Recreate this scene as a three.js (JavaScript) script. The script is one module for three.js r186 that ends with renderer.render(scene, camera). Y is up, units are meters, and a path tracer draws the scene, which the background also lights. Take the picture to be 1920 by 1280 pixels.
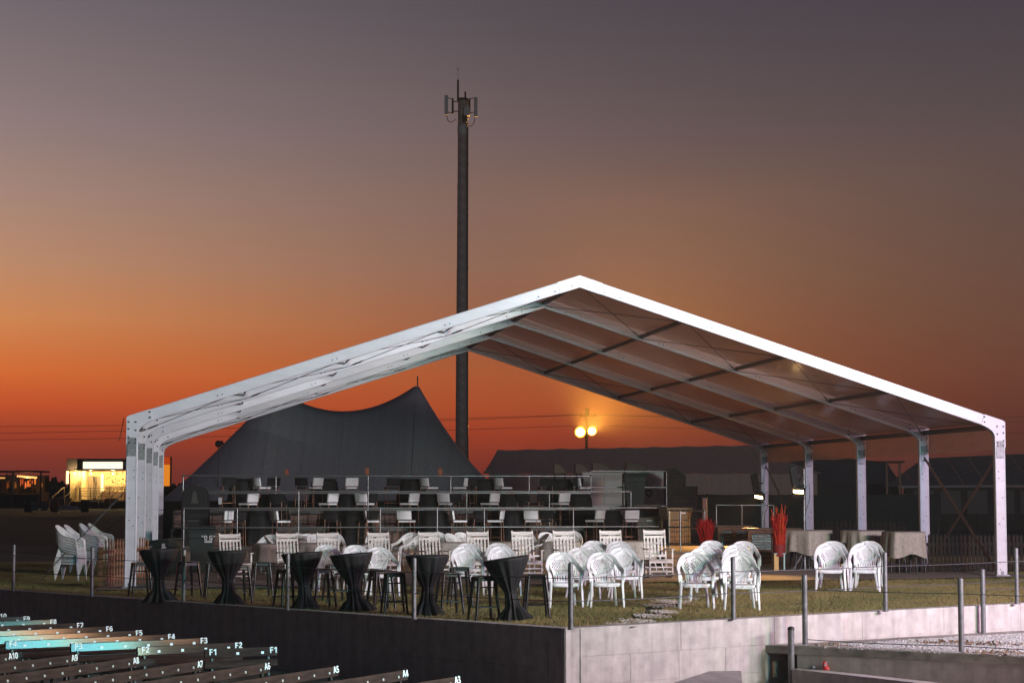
import * as THREE from 'three';
import { RoundedBoxGeometry } from 'three/addons/geometries/RoundedBoxGeometry.js';
import { mergeGeometries } from 'three/addons/utils/BufferGeometryUtils.js';
import { RectAreaLightUniformsLib } from 'three/addons/lights/RectAreaLightUniformsLib.js';
import { FontLoader } from 'three/addons/loaders/FontLoader.js';
import { TextGeometry } from 'three/addons/geometries/TextGeometry.js';

// ---------------------------------------------------------------- camera, sky, light, exposure
const V = (x, y, z) => new THREE.Vector3(x, y, z);
const scene = new THREE.Scene();
const F = 3700, CAM = V(-7.97, 2.004, 43.61), YAW = -0.1465, PITCH = 0.0767;
const RIGHT = V(Math.cos(YAW), 0, -Math.sin(YAW)), FWD = V(-Math.sin(YAW), 0, -Math.cos(YAW));
const LOOK = FWD.clone().multiplyScalar(Math.cos(PITCH)).add(V(0, Math.sin(PITCH), 0));
const UPV = FWD.clone().multiplyScalar(-Math.sin(PITCH)).add(V(0, Math.cos(PITCH), 0));
const camera = new THREE.PerspectiveCamera(2 * Math.atan(640 / F) * 180 / Math.PI, 1.5, 0.1, 3000);
camera.position.copy(CAM); camera.lookAt(CAM.clone().add(LOOK)); scene.add(camera);

const renderer = new THREE.WebGLRenderer({ antialias: true });
renderer.setSize(1024, 682); renderer.toneMapping = THREE.LinearToneMapping; renderer.toneMappingExposure = 1;
renderer.shadowMap.enabled = true;
RectAreaLightUniformsLib.init();

const s2l = c => { c /= 255; return c <= 0.04045 ? c / 12.92 : ((c + 0.055) / 1.055) ** 2.4; };
// dusk sky: colours by height (degrees) towards the glow (left), the middle and the right of the view, and behind
const SKYT = [
  { az: -14.1, k: [[-1, 100, 44, 40], [0.6, 118, 50, 42], [1.7, 162, 64, 40], [2.5, 200, 84, 42], [3.4, 218, 110, 52], [4.9, 212, 136, 84], [6.5, 190, 139, 108], [8.5, 166, 134, 121], [10.5, 143, 123, 122], [14, 112, 102, 108], [22, 82, 77, 86], [40, 56, 55, 70], [90, 42, 42, 55]] },
  { az: 0, k: [[-1, 96, 40, 36], [0.6, 120, 46, 36], [1.7, 158, 60, 34], [2.5, 174, 77, 40], [3.4, 172, 87, 48], [4.9, 153, 93, 67], [6.5, 138, 99, 83], [8.5, 124, 97, 89], [10.5, 106, 90, 92], [14, 82, 75, 82], [22, 66, 62, 72], [40, 50, 49, 64], [90, 42, 42, 55]] },
  { az: 14.1, k: [[-1, 64, 36, 36], [0.6, 74, 40, 37], [1.7, 88, 42, 34], [2.5, 98, 48, 36], [3.4, 104, 57, 43], [4.9, 102, 65, 52], [6.5, 96, 68, 59], [8.5, 86, 68, 67], [10.5, 78, 67, 71], [14, 65, 59, 69], [22, 54, 51, 61], [40, 45, 45, 59], [90, 42, 42, 55]] },
  { az: 150, k: [[-1, 26, 23, 30], [0.6, 28, 25, 32], [3, 30, 27, 36], [6, 31, 29, 39], [14, 31, 31, 43], [40, 32, 33, 46], [90, 42, 42, 55]] },
];
function rowAt(k, el) {
  el = Math.max(k[0][0], Math.min(90, el));
  for (let i = 1; i < k.length; i++) if (el <= k[i][0]) {
    const a = k[i - 1], b = k[i]; let t = (el - a[0]) / (b[0] - a[0]);
    return [1, 2, 3].map(c => s2l(a[c] + (b[c] - a[c]) * t));
  }
}
{
  const W = 1024, H = 2048, data = new Float32Array(W * H * 4);
  for (let j = 0; j < H; j++) {
    const el = ((j + 0.5) / H - 0.5) * 180;
    const rows = SKYT.map(t => rowAt(t.k, el));
    for (let i = 0; i < W; i++) {
      const th = ((i + 0.5) / W - 0.5) * 2 * Math.PI, x = Math.cos(th), z = Math.sin(th);
      let az = Math.atan2(x * RIGHT.x + z * RIGHT.z, x * FWD.x + z * FWD.z) * 180 / Math.PI;
      if (az < -26) az = -52 - az;                      // the glow is centred 26 degrees left of the view
      az = Math.max(-20, az);
      let k = 0; while (k < 2 && az > SKYT[k + 1].az) k++;
      let t = (az - SKYT[k].az) / (SKYT[k + 1].az - SKYT[k].az); t = Math.min(1.0, t);
      if (k === 1) t = t * (1.5 - 0.5 * t); if (k === 2) t = Math.min(1, t * (2 - t));
      for (let c = 0; c < 3; c++) data[(j * W + i) * 4 + c] = Math.max(0.004, rows[k][c] + (rows[k + 1][c] - rows[k][c]) * t);
      data[(j * W + i) * 4 + 3] = 1;
    }
  }
  const sky = new THREE.DataTexture(data, W, H, THREE.RGBAFormat, THREE.FloatType);
  sky.mapping = THREE.EquirectangularReflectionMapping; sky.magFilter = sky.minFilter = THREE.LinearFilter; sky.needsUpdate = true;
  scene.background = sky; scene.environment = sky;
}
// what is left of the sun: a faint, wide glow just above the horizon on the left
const sun = new THREE.DirectionalLight(new THREE.Color(1, 0.5, 0.25), 0.03);
{ const a = -26 * Math.PI / 180, d = FWD.clone().multiplyScalar(Math.cos(a)).add(RIGHT.clone().multiplyScalar(Math.sin(a))).add(V(0, 0.03, 0));
  sun.position.copy(d.multiplyScalar(200)); sun.castShadow = true; sun.shadow.radius = 12;
  Object.assign(sun.shadow.camera, { left: -60, right: 60, top: 30, bottom: -30, far: 400 }); scene.add(sun, sun.target); }

// ---------------------------------------------------------------- helpers
let seed = 7;
const rnd = () => { seed |= 0; seed = seed + 0x6D2B79F5 | 0; let t = Math.imul(seed ^ seed >>> 15, 1 | seed); t = t + Math.imul(t ^ t >>> 7, 61 | t) ^ t; return ((t ^ t >>> 14) >>> 0) / 4294967296; };
const rr = (a, b) => a + (b - a) * rnd();
const SLOPE = 0.0068, lawnY = x => SLOPE * x;              // the lawn rises a little to the right
function ray(px, py) { return LOOK.clone().add(RIGHT.clone().multiplyScalar((px - 960) / F)).add(UPV.clone().multiplyScalar((640 - py) / F)); }
function A(px, py, D) { return CAM.clone().add(ray(px, py).multiplyScalar(D)); }       // a photo point at a distance
function G(px, py, y = 0) { const d = ray(px, py); return CAM.clone().add(d.multiplyScalar((y - CAM.y) / d.y)); }
function L(px, py, up = 0) { const d = ray(px, py), t = (SLOPE * CAM.x + up - CAM.y) / (d.y - SLOPE * d.x); return CAM.clone().add(d.multiplyScalar(t)); }
const loc = (x, D, y = 0) => CAM.clone().add(RIGHT.clone().multiplyScalar(x)).add(FWD.clone().multiplyScalar(D)).setY(y);

const used = {};
const numbered = n => { const k = used[n] = (used[n] ?? -1) + 1; return k ? `${n}_${String(k).padStart(3, '0')}` : n; };
function thing(name, label, category, p = V(0, 0, 0), turn = 0, group) {
  const o = new THREE.Group(); o.name = numbered(name); scene.add(o); o.position.copy(p); o.rotation.y = turn;
  o.userData = { label, category }; if (group) o.userData.group = group; return o;
}
function copyOf(root, p, turn, label, group) {
  const r = root.clone(); r.name = numbered(root.name.replace(/_\d+$/, '')); scene.add(r); r.position.copy(p); r.rotation.set(0, turn, 0);
  r.userData = { ...root.userData, label }; if (group) r.userData.group = group; return r;
}
function boxUV(g) {
  const p = g.attributes.position, n = g.attributes.normal, uv = new Float32Array(p.count * 2);
  for (let i = 0; i < p.count; i++) {
    const ax = Math.abs(n.getX(i)), ay = Math.abs(n.getY(i)), az = Math.abs(n.getZ(i)), x = p.getX(i), y = p.getY(i), z = p.getZ(i);
    const [u, v] = ay > ax && ay > az ? [x, z] : ax > az ? [z, y] : [x, y];
    uv[2 * i] = u; uv[2 * i + 1] = v;
  }
  g.setAttribute('uv', new THREE.BufferAttribute(uv, 2));
}
function merged(gs, keepUV) {
  gs = (Array.isArray(gs) ? gs : [gs]).map(g => {
    let h = g.index ? g.toNonIndexed() : g.clone();
    for (const k of Object.keys(h.attributes)) if (!['position', 'normal', 'uv'].includes(k)) h.deleteAttribute(k);
    if (!h.attributes.normal) h.computeVertexNormals();
    if (!h.attributes.uv) h.setAttribute('uv', new THREE.BufferAttribute(new Float32Array(h.attributes.position.count * 2), 2));
    return h;
  });
  const g = gs.length > 1 ? mergeGeometries(gs) : gs[0];
  if (!keepUV) boxUV(g);
  return g;
}
function part(name, gs, mat, parent, label, keepUV) {
  const m = new THREE.Mesh(gs.isBufferGeometry && gs.userData.done ? gs : merged(gs, keepUV), mat); m.name = name; m.castShadow = m.receiveShadow = true;
  parent.add(m); if (label) m.userData.label = label; return m;
}
const done = (gs) => { const g = merged(gs); g.userData.done = true; return g; };
function struct(name, gs, mat, keepUV) { const m = part(numbered(name), gs, mat, scene, null, keepUV); m.userData.kind = 'structure'; return m; }
const mv = (g, x, y, z) => g.translate(x, y, z);
const bx = (w, h, d, x = 0, y = 0, z = 0, c = 0) => (c ? new RoundedBoxGeometry(w, h, d, 1, c) : new THREE.BoxGeometry(w, h, d)).translate(x, y, z);
function orient(g, a, b) { // g's +y from a to b, centred
  const d = b.clone().sub(a), q = new THREE.Quaternion().setFromUnitVectors(V(0, 1, 0), d.clone().normalize());
  return g.applyQuaternion(q).translate(...a.clone().add(b).multiplyScalar(0.5).toArray());
}
const cyl = (a, b, r, r2 = r, n = 10) => orient(new THREE.CylinderGeometry(r2, r, a.distanceTo(b), n), a, b);
function bar(a, b, w, h, up = V(0, 1, 0), c = 0) { // box from a to b; h along up, w across
  const y = b.clone().sub(a), len = y.length(); y.normalize();
  const x = y.clone().cross(up).normalize(), z = x.clone().cross(y).normalize();
  const g = c ? new RoundedBoxGeometry(w, len, h, 1, c) : new THREE.BoxGeometry(w, len, h);
  return g.applyMatrix4(new THREE.Matrix4().makeBasis(x, y, z)).translate(...a.clone().add(b).multiplyScalar(0.5).toArray());
}
function sweep(pts, w, h, side = V(1, 0, 0), n = 14, taper) { // flattened rounded strip: w along side, h across
  const c = new THREE.CatmullRomCurve3(pts, false, 'centripetal'), pos = [], idx = [], M = 8;
  for (let i = 0; i <= n; i++) {
    const t = i / n, p = c.getPoint(t), d = c.getTangent(t), k = taper ? taper(t) : 1;
    const s = side.clone().addScaledVector(d, -side.dot(d)).normalize(), u = s.clone().cross(d).normalize();
    for (let j = 0; j < M; j++) {
      const a = (j + 0.5) / M * 2 * Math.PI, ca = Math.cos(a), sa = Math.sin(a);
      const e = 0.6, X = Math.sign(ca) * Math.abs(ca) ** e * w / 2 * k, Y = Math.sign(sa) * Math.abs(sa) ** e * h / 2 * k;
      pos.push(p.x + s.x * X + u.x * Y, p.y + s.y * X + u.y * Y, p.z + s.z * X + u.z * Y);
    }
  }
  for (let i = 0; i < n; i++) for (let j = 0; j < M; j++) { const a = i * M + j, b = i * M + (j + 1) % M; idx.push(a, b, a + M, b, b + M, a + M); }
  for (let j = 1; j < M - 1; j++) { idx.push(0, j + 1, j); const o = n * M; idx.push(o, o + j, o + j + 1); }
  const g = new THREE.BufferGeometry(); g.setAttribute('position', new THREE.Float32BufferAttribute(pos, 3)); g.setIndex(idx); g.computeVertexNormals(); return g;
}
function grid(nu, nv, f) { // f(u, v) -> Vector3
  const pos = [], idx = [], uv = [];
  for (let j = 0; j <= nv; j++) for (let i = 0; i <= nu; i++) { const p = f(i / nu, j / nv); pos.push(p.x, p.y, p.z); uv.push(i / nu, j / nv); }
  for (let j = 0; j < nv; j++) for (let i = 0; i < nu; i++) { const a = j * (nu + 1) + i, b = a + nu + 1; idx.push(a, a + 1, b, a + 1, b + 1, b); }
  const g = new THREE.BufferGeometry(); g.setAttribute('position', new THREE.Float32BufferAttribute(pos, 3)); g.setAttribute('uv', new THREE.Float32BufferAttribute(uv, 2)); g.setIndex(idx); g.computeVertexNormals(); return g;
}
function prism(pts, y0, y1) { // plan polygon (x, z) between two heights
  const s = new THREE.Shape(pts.map(p => new THREE.Vector2(p.x, -p.z)));
  return new THREE.ExtrudeGeometry(s, { depth: y1 - y0, bevelEnabled: false }).rotateX(-Math.PI / 2).translate(0, y0, 0);
}
// periodic noise and textures
function noise(N, cells, oct, sd, sx = 1) {
  const out = new Float32Array(N * N); let amp = 1, tot = 0;
  for (let o = 0; o < oct; o++) {
    const cy = cells << o, cx = Math.max(1, Math.round(cy * sx)), lat = new Float32Array(cx * cy); const keep = seed; seed = sd + o * 131; for (let i = 0; i < lat.length; i++) lat[i] = rnd(); seed = keep;
    for (let j = 0; j < N; j++) for (let i = 0; i < N; i++) {
      const x = i / N * cx, y = j / N * cy, x0 = x | 0, y0 = y | 0, fx = x - x0, fy = y - y0, sx_ = fx * fx * (3 - 2 * fx), sy_ = fy * fy * (3 - 2 * fy);
      const g = (a, b) => lat[(b % cy) * cx + a % cx];
      out[j * N + i] += amp * ((g(x0, y0) * (1 - sx_) + g(x0 + 1, y0) * sx_) * (1 - sy_) + (g(x0, y0 + 1) * (1 - sx_) + g(x0 + 1, y0 + 1) * sx_) * sy_);
    }
    tot += amp; amp *= 0.55;
  }
  for (let i = 0; i < out.length; i++) out[i] /= tot; return out;
}
function tex(N, f, rep = 1, srgb = true) {
  const d = new Uint8Array(N * N * 4);
  for (let i = 0; i < N * N; i++) { const c = f(i); d[4 * i] = c[0]; d[4 * i + 1] = c[1]; d[4 * i + 2] = c[2]; d[4 * i + 3] = 255; }
  const t = new THREE.DataTexture(d, N, N); t.wrapS = t.wrapT = THREE.RepeatWrapping; t.magFilter = THREE.LinearFilter; t.minFilter = THREE.LinearMipmapLinearFilter; t.repeat.set(rep, rep); if (srgb) t.colorSpace = THREE.SRGBColorSpace; t.needsUpdate = true; return t;
}
const nA = noise(256, 4, 5, 11), nB = noise(256, 16, 4, 23), nW = noise(256, 24, 3, 31, 0.12), nV = noise(256, 3, 3, 57);
const cl = x => Math.max(0, Math.min(255, x));
const grey = (lo, hi, a, w = nB, k = 0.4) => i => { const t = a[i] * (1 - k) + w[i] * k, v = cl(lo + (hi - lo) * Math.max(0, Math.min(1, (t - 0.25) * 2))); return [v, v, v]; };
const tConc = tex(256, i => { const st = nV[i] > 0.62 ? (nV[i] - 0.62) * 160 : 0, v = cl(212 + (nA[i] - 0.5) * 34 + (nB[i] - 0.5) * 40 + (nW[(i % 256) * 256 + (i / 256 | 0)] - 0.5) * 34 - st * 0.35); return [v, v * 0.985, v * 0.97]; }, 0.5);
const tConcB = tex(256, grey(60, 200, nB, nA, 0.4), 1.7, false);
const tWood = tex(256, i => { const v = cl(215 + (nW[i] - 0.5) * 170 + (nA[i] - 0.5) * 50); return [v, v * 0.97, v * 0.93]; }, 1.4);
const tPaint = tex(256, i => { const v = cl(238 + (nA[i] - 0.5) * 40 - (nB[i] > 0.68 ? 30 : 0)); return [v, v, v]; }, 0.9);
const tAlu = tex(256, i => { const v = cl(244 + (nA[i] - 0.5) * 22 + (nW[i] - 0.5) * 16); return [v, v, v]; }, 0.6);
const tSteel = tex(256, i => { const v = cl(210 + (nA[i] - 0.5) * 90 + (nB[i] - 0.5) * 70); return [v, v, v]; }, 1.5);
const tFab = tex(256, i => { const v = cl(225 + (nB[i] - 0.5) * 70 + ((i & 3) < 2 ? 8 : -8)); return [v, v, v]; }, 2);
const tFabB = tex(256, grey(90, 170, nA, nB, 0.3), 1.2, false);
const tSoil = tex(256, i => { const v = cl(190 + (nA[i] - 0.5) * 160 + (nB[i] - 0.5) * 90); return [v, v, v * 0.95]; }, 0.45);
const M = (r, g, b, rough = 0.7, o = {}) => { const m = new (o.transmission || o.clearcoat || o.sheen ? THREE.MeshPhysicalMaterial : THREE.MeshStandardMaterial)({ roughness: rough, ...o }); m.color.setRGB(r, g, b); m.side = THREE.DoubleSide; return m; };
const glow = (r, g, b, k) => { const m = M(r * 0.8, g * 0.8, b * 0.8, 0.5); m.emissive.setRGB(r, g, b); m.emissiveIntensity = k; return m; };
const mat = {
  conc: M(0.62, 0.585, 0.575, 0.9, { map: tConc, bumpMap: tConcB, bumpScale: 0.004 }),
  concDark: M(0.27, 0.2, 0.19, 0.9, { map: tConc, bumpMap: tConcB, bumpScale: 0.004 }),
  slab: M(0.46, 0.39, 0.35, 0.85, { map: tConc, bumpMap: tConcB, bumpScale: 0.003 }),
  alu: M(0.69, 0.675, 0.735, 0.42, { map: tAlu, metalness: 0.1 }),
  galv: M(0.4, 0.41, 0.43, 0.45, { map: tSteel, metalness: 0.35 }),
  bolt: M(0.04, 0.04, 0.045, 0.5, { metalness: 0.4 }),
  darkSteel: M(0.035, 0.03, 0.03, 0.42, { metalness: 0.3 }),
  rail: M(0.22, 0.215, 0.22, 0.3, { metalness: 0.8 }),
  brace: M(0.2, 0.13, 0.11, 0.5, { metalness: 0.2 }),
  purlin: M(0.17, 0.125, 0.105, 0.5, { metalness: 0.2 }),
  post: M(0.24, 0.23, 0.245, 0.4, { metalness: 0.25, map: tSteel }),
  cable: M(0.08, 0.08, 0.085, 0.5, { metalness: 0.4 }),
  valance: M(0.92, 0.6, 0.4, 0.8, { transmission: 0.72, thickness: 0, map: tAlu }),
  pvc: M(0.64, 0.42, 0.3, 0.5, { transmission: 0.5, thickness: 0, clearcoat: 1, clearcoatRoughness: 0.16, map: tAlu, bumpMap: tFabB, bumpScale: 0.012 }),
  resin: M(0.85, 0.85, 0.86, 0.38, { map: tAlu }),
  whiteWood: M(0.77, 0.77, 0.77, 0.5, { map: tWood }),
  blackCloth: M(0.01, 0.009, 0.01, 0.7, { map: tFab, bumpMap: tFabB, bumpScale: 0.014 }),
  tableBlack: M(0.009, 0.008, 0.008, 0.85, { map: tFab }),
  tanCloth: M(0.52, 0.46, 0.4, 0.85, { map: tFab, bumpMap: tFabB, bumpScale: 0.004 }),
  stool: M(0.018, 0.017, 0.018, 0.3, { metalness: 0.35 }),
  board: M(0.045, 0.026, 0.024, 0.9, { map: tWood, specularIntensity: 0.3, clearcoat: 0.09, clearcoatRoughness: 0.1 }),
  plateDim: M(0.3, 0.29, 0.28, 0.6),
  plate: M(0.7, 0.7, 0.7, 0.5),
  deck: M(0.3, 0.24, 0.18, 0.7, { map: tWood }),
  skirt: M(0.2, 0.135, 0.12, 0.8, { map: tWood }),
  ply: M(0.3, 0.17, 0.09, 0.75, { map: tWood }),
  picket: M(0.34, 0.17, 0.11, 0.8, { map: tWood }),
  picketDark: M(0.022, 0.01, 0.009, 0.85, { map: tWood }),
  bin: M(0.02, 0.03, 0.028, 0.7, { map: tPaint }),
  binTan: M(0.11, 0.095, 0.075, 0.55, { map: tPaint }),
  rubber: M(0.012, 0.012, 0.012, 0.8),
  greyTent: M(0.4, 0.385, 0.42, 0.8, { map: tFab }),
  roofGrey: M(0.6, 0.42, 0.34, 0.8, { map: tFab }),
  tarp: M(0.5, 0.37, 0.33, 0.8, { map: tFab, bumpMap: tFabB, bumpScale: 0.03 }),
  black: M(0.008, 0.008, 0.009, 0.8),
  darkWall: M(0.05, 0.035, 0.032, 0.85, { map: tWood }),
  mono: M(0.32, 0.28, 0.28, 0.6, { map: tSteel }),
  panelGrey: M(0.3, 0.31, 0.34, 0.5),
  white: M(0.6, 0.6, 0.62, 0.5, { map: tPaint }),
  twig: M(0.42, 0.006, 0.005, 0.95),
  twigLampOrange: M(0.6, 0.07, 0.012, 0.95),  // orange light of the work lamps put into the twig colour
  corr: M(0.4, 0.42, 0.43, 0.3, { metalness: 0.6, map: tSteel }),
  copper: M(0.2, 0.1, 0.06, 0.35, { metalness: 0.6 }),
  soil: M(0.034, 0.026, 0.017, 1, { map: tSoil }),
  field: M(0.03, 0.027, 0.02, 1, { map: tSoil }),
  gravelBed: M(0.5, 0.45, 0.45, 1, { map: tSoil }),
};
const font = await new FontLoader().loadAsync('fonts/droid/droid_sans_bold.typeface.json');
const text = (s, size, depth = 0.004) => { const g = new TextGeometry(s, { font, size, depth, curveSegments: 3 }); g.computeBoundingBox(); const b = g.boundingBox; return g.translate(-(b.min.x + b.max.x) / 2, -(b.min.y + b.max.y) / 2, 0); };

// ---------------------------------------------------------------- ground
const PC = L(1060, 1182), PL = L(0, 1108), PR = L(1920, 1134);            // top edge of the retaining wall: corner, left, right
const dirL = PL.clone().sub(PC).normalize(), dirR = PR.clone().sub(PC).normalize();
const WL = PC.clone().addScaledVector(dirL, 42), WR = PC.clone().addScaledVector(dirR, 34);
const flat = p => V(p.x, 0, p.z);
{ // upper ground: a sheet from the wall out to the horizon, rising gently behind the tent
  const rows = [[0, 1], [0.08, 1]];
  const back = d => Math.max(0, (d - 62)) * 0.007;
  struct('ground', grid(60, 60, (u, v) => {
    const edge = u < 0.5 ? WL.clone().lerp(PC, u * 2) : PC.clone().lerp(WR, u * 2 - 1);
    const far = loc((u - 0.5) * 420, 330);
    const k = v ** 3, p = edge.lerp(far, k), D = p.clone().sub(CAM).dot(FWD);
    return V(p.x, Math.max(-0.35, Math.min(0.35, lawnY(p.x))) * Math.max(0, 1 - Math.max(0, D - 50) / 60) - 0.012 + Math.min(back(D), 1.5), p.z);
  }), mat.soil);
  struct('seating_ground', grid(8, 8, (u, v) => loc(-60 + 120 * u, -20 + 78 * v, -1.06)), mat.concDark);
}
// retaining walls with the panel joints of their formwork
function wallRun(name, label, a, b, y0, lift, thick, m, opts = {}) {
  const d = b.clone().sub(a).setY(0), len = d.length(); d.normalize();
  const n = V(-d.z, 0, d.x); if (n.dot(V(CAM.x, 0, CAM.z).sub(flat(a))) < 0) n.negate();
  const t = thing(name, label, 'wall');
  const P = (s, y, o) => a.clone().addScaledVector(d, s).addScaledVector(n, o).setY(y);
  const yTop = s => (opts.top !== undefined ? opts.top : lawnY(a.x + d.x * s)) + lift;
  const body = (s0, s1, ya, yb, o0, o1) => {
    const g = new THREE.BoxGeometry(1, 1, 1), p = g.attributes.position;
    for (let i = 0; i < p.count; i++) {
      const s = p.getX(i) > 0 ? s1 : s0, o = p.getZ(i) > 0 ? o1 : o0, q = P(s, p.getY(i) > 0 ? yb(s) : ya(s), o); p.setXYZ(i, q.x, q.y, q.z);
    }
    const h = g.toNonIndexed(); h.computeVertexNormals();
    const uv = h.attributes.uv, hp = h.attributes.position; for (let i = 0; i < uv.count; i++) { const q = V(hp.getX(i), hp.getY(i), hp.getZ(i)).sub(a); uv.setXY(i, q.dot(d) + q.dot(n), q.y + q.dot(n) * 0.7); }
    return h;
  };
  part('wall_core', body(0, len, () => y0, yTop, -thick, -0.014), m, t, null, true);
  for (const [h0, h1, step, off] of opts.rows || []) for (let s = opts.s0 || 0.3; s < (opts.s1 || len); s += step) {
    const e = Math.min(len, s + step) - 0.007; if (e - s < 0.1) continue;
    part('panel', body(s, e, x => Math.max(y0, yTop(x) - h1 + 0.006), x => yTop(x) - h0, -0.02, rr(-0.0015, 0.0015)), m, t, null, true);
  }
  if (opts.cap) part('capping', body(-0.01, len, x => yTop(x) - 0.0, x => yTop(x) + 0.012, -thick, 0.004), mat.conc, t, null, true);
  return { a, d, n, yTop, t };
}
const wallRight = wallRun('retaining_wall', 'pale floodlit concrete retaining wall below the lawn, right of the corner', flat(PC), flat(WR), -1.1, 0.02, 0.26, mat.conc, { rows: [[0.0, 0.42, 1.92, 0], [0.424, 0.84, 0.94, 0], [0.844, 1.2, 0.94, 0]], s0: 0.28, s1: 16, cap: true });
const wallLeft = wallRun('retaining_wall', 'dark shaded retaining wall below the lawn, behind the bench rows', flat(PC), flat(WL), -1.1, 0.02, 0.26, mat.conc, { rows: [[0, 0.6, 2.4, 0], [0.604, 1.2, 2.4, 0]], s0: 0.4, s1: 18, cap: true });
// gravel terrace on the right with its two low walls
const TY = -0.4, T0 = G(1494, 1212, TY), T1 = G(1920, 1232, TY), dT = T1.clone().sub(T0).normalize(), TE = T0.clone().addScaledVector(dT, 16);
wallRun('terrace_wall', 'dark concrete wall holding the gravel terrace, upper of two steps', flat(T0), flat(TE), -1.1, 0.02, 0.24, mat.conc, { top: TY });
const SY = -0.735, S0 = G(1484, 1254, SY), S1 = G(1720, 1280, SY), dS = S1.clone().sub(S0).normalize(), SE = S0.clone().addScaledVector(dS, 14);
wallRun('terrace_wall', 'low concrete wall with a pink top, lower of two steps', flat(S0), flat(SE), -1.1, 0.0, 0.3, mat.conc, { top: SY });
{
  const n0 = flat(T0).addScaledVector(dT, 0.2), w0 = n0.clone(), wEnd = flat(WR);
  struct('gravel_terrace', prism([flat(T0).addScaledVector(V(0, 0, 0), 1), flat(TE), flat(WR), wallRight.a.clone().addScaledVector(wallRight.d, flat(T0).sub(wallRight.a).dot(wallRight.d) - 0.2)].map(p => V(p.x, 0, p.z)), TY - 0.12, TY), mat.gravelBed);
  const g = new THREE.IcosahedronGeometry(0.012, 0).scale(1, 0.7, 1.1), N = 42000, im = new THREE.InstancedMesh(g, M(1, 1, 1, 0.9), N), mt = new THREE.Matrix4(), q = new THREE.Quaternion(), c = new THREE.Color();
  let k = 0;
  while (k < N) {
    const u = rnd() * 9, w = rnd() * 8, p = flat(T0).addScaledVector(dT, u).addScaledVector(wallRight.d, w);
    if (p.clone().sub(wallRight.a).dot(wallRight.n) < 0.02) continue;
    if (Math.sin(p.x * 2.1 + Math.sin(p.z * 1.7) * 1.4) + Math.sin(p.z * 2.9 + 1) * 0.7 > 1.0 && rnd() < 0.75) continue;
    q.setFromEuler(new THREE.Euler(rnd() * 6, rnd() * 6, rnd() * 6)); const s = rr(0.5, 1.5);
    im.setMatrixAt(k, mt.compose(V(p.x, TY + 0.004, p.z), q, V(s, s, s))); const b = rr(0.38, 0.56); im.setColorAt(k, c.setRGB(b, b * 0.95, b * 0.95)); k++;
  }
  im.name = 'gravel'; im.userData = { label: 'loose pale gravel and dry leaves on the terrace', category: 'gravel', kind: 'stuff' }; scene.add(im);
  // dry leaf litter on the gravel
  const lg = new THREE.PlaneGeometry(0.05, 0.03).rotateX(-Math.PI / 2), lm = new THREE.InstancedMesh(lg, M(1, 1, 1, 0.9), 1800);
  for (let i = 0; i < 1800; i++) {
    let p; do { p = flat(T0).addScaledVector(dT, rnd() * 9).addScaledVector(wallRight.d, rnd() * 8); } while (p.clone().sub(wallRight.a).dot(wallRight.n) < 0.03 || Math.sin(p.x * 2.1 + Math.sin(p.z * 1.7) * 1.4) + Math.sin(p.z * 2.9 + 1) * 0.7 < 0.75);
    q.setFromEuler(new THREE.Euler(rr(-0.6, 0.6), rnd() * 6, rr(-0.6, 0.6))); lm.setMatrixAt(i, mt.compose(V(p.x, TY + 0.022, p.z), q, V(1, 1, 1).multiplyScalar(rr(0.5, 1.4)))); lm.setColorAt(i, c.setRGB(rr(0.14, 0.24), rr(0.09, 0.14), 0.06));
  }
  lm.name = 'leaf_litter'; lm.userData = { label: 'brown dry leaf litter drifted over the gravel terrace', category: 'leaf litter', kind: 'stuff' }; scene.add(lm);
  // end of a pink kerb wall at the bottom edge
  const kb = thing('kerb_wall', 'pinkish rough concrete kerb end at the foot of the pale wall', 'kerb');
  const KY = -0.62, kp = [[1330, 1258], [1390, 1257], [1394, 1300], [1200, 1300]].map(p => G(p[0], p[1], KY));
  part('kerb_body', prism(kp, -1.1, KY), mat.conc, kb);
}
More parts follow.
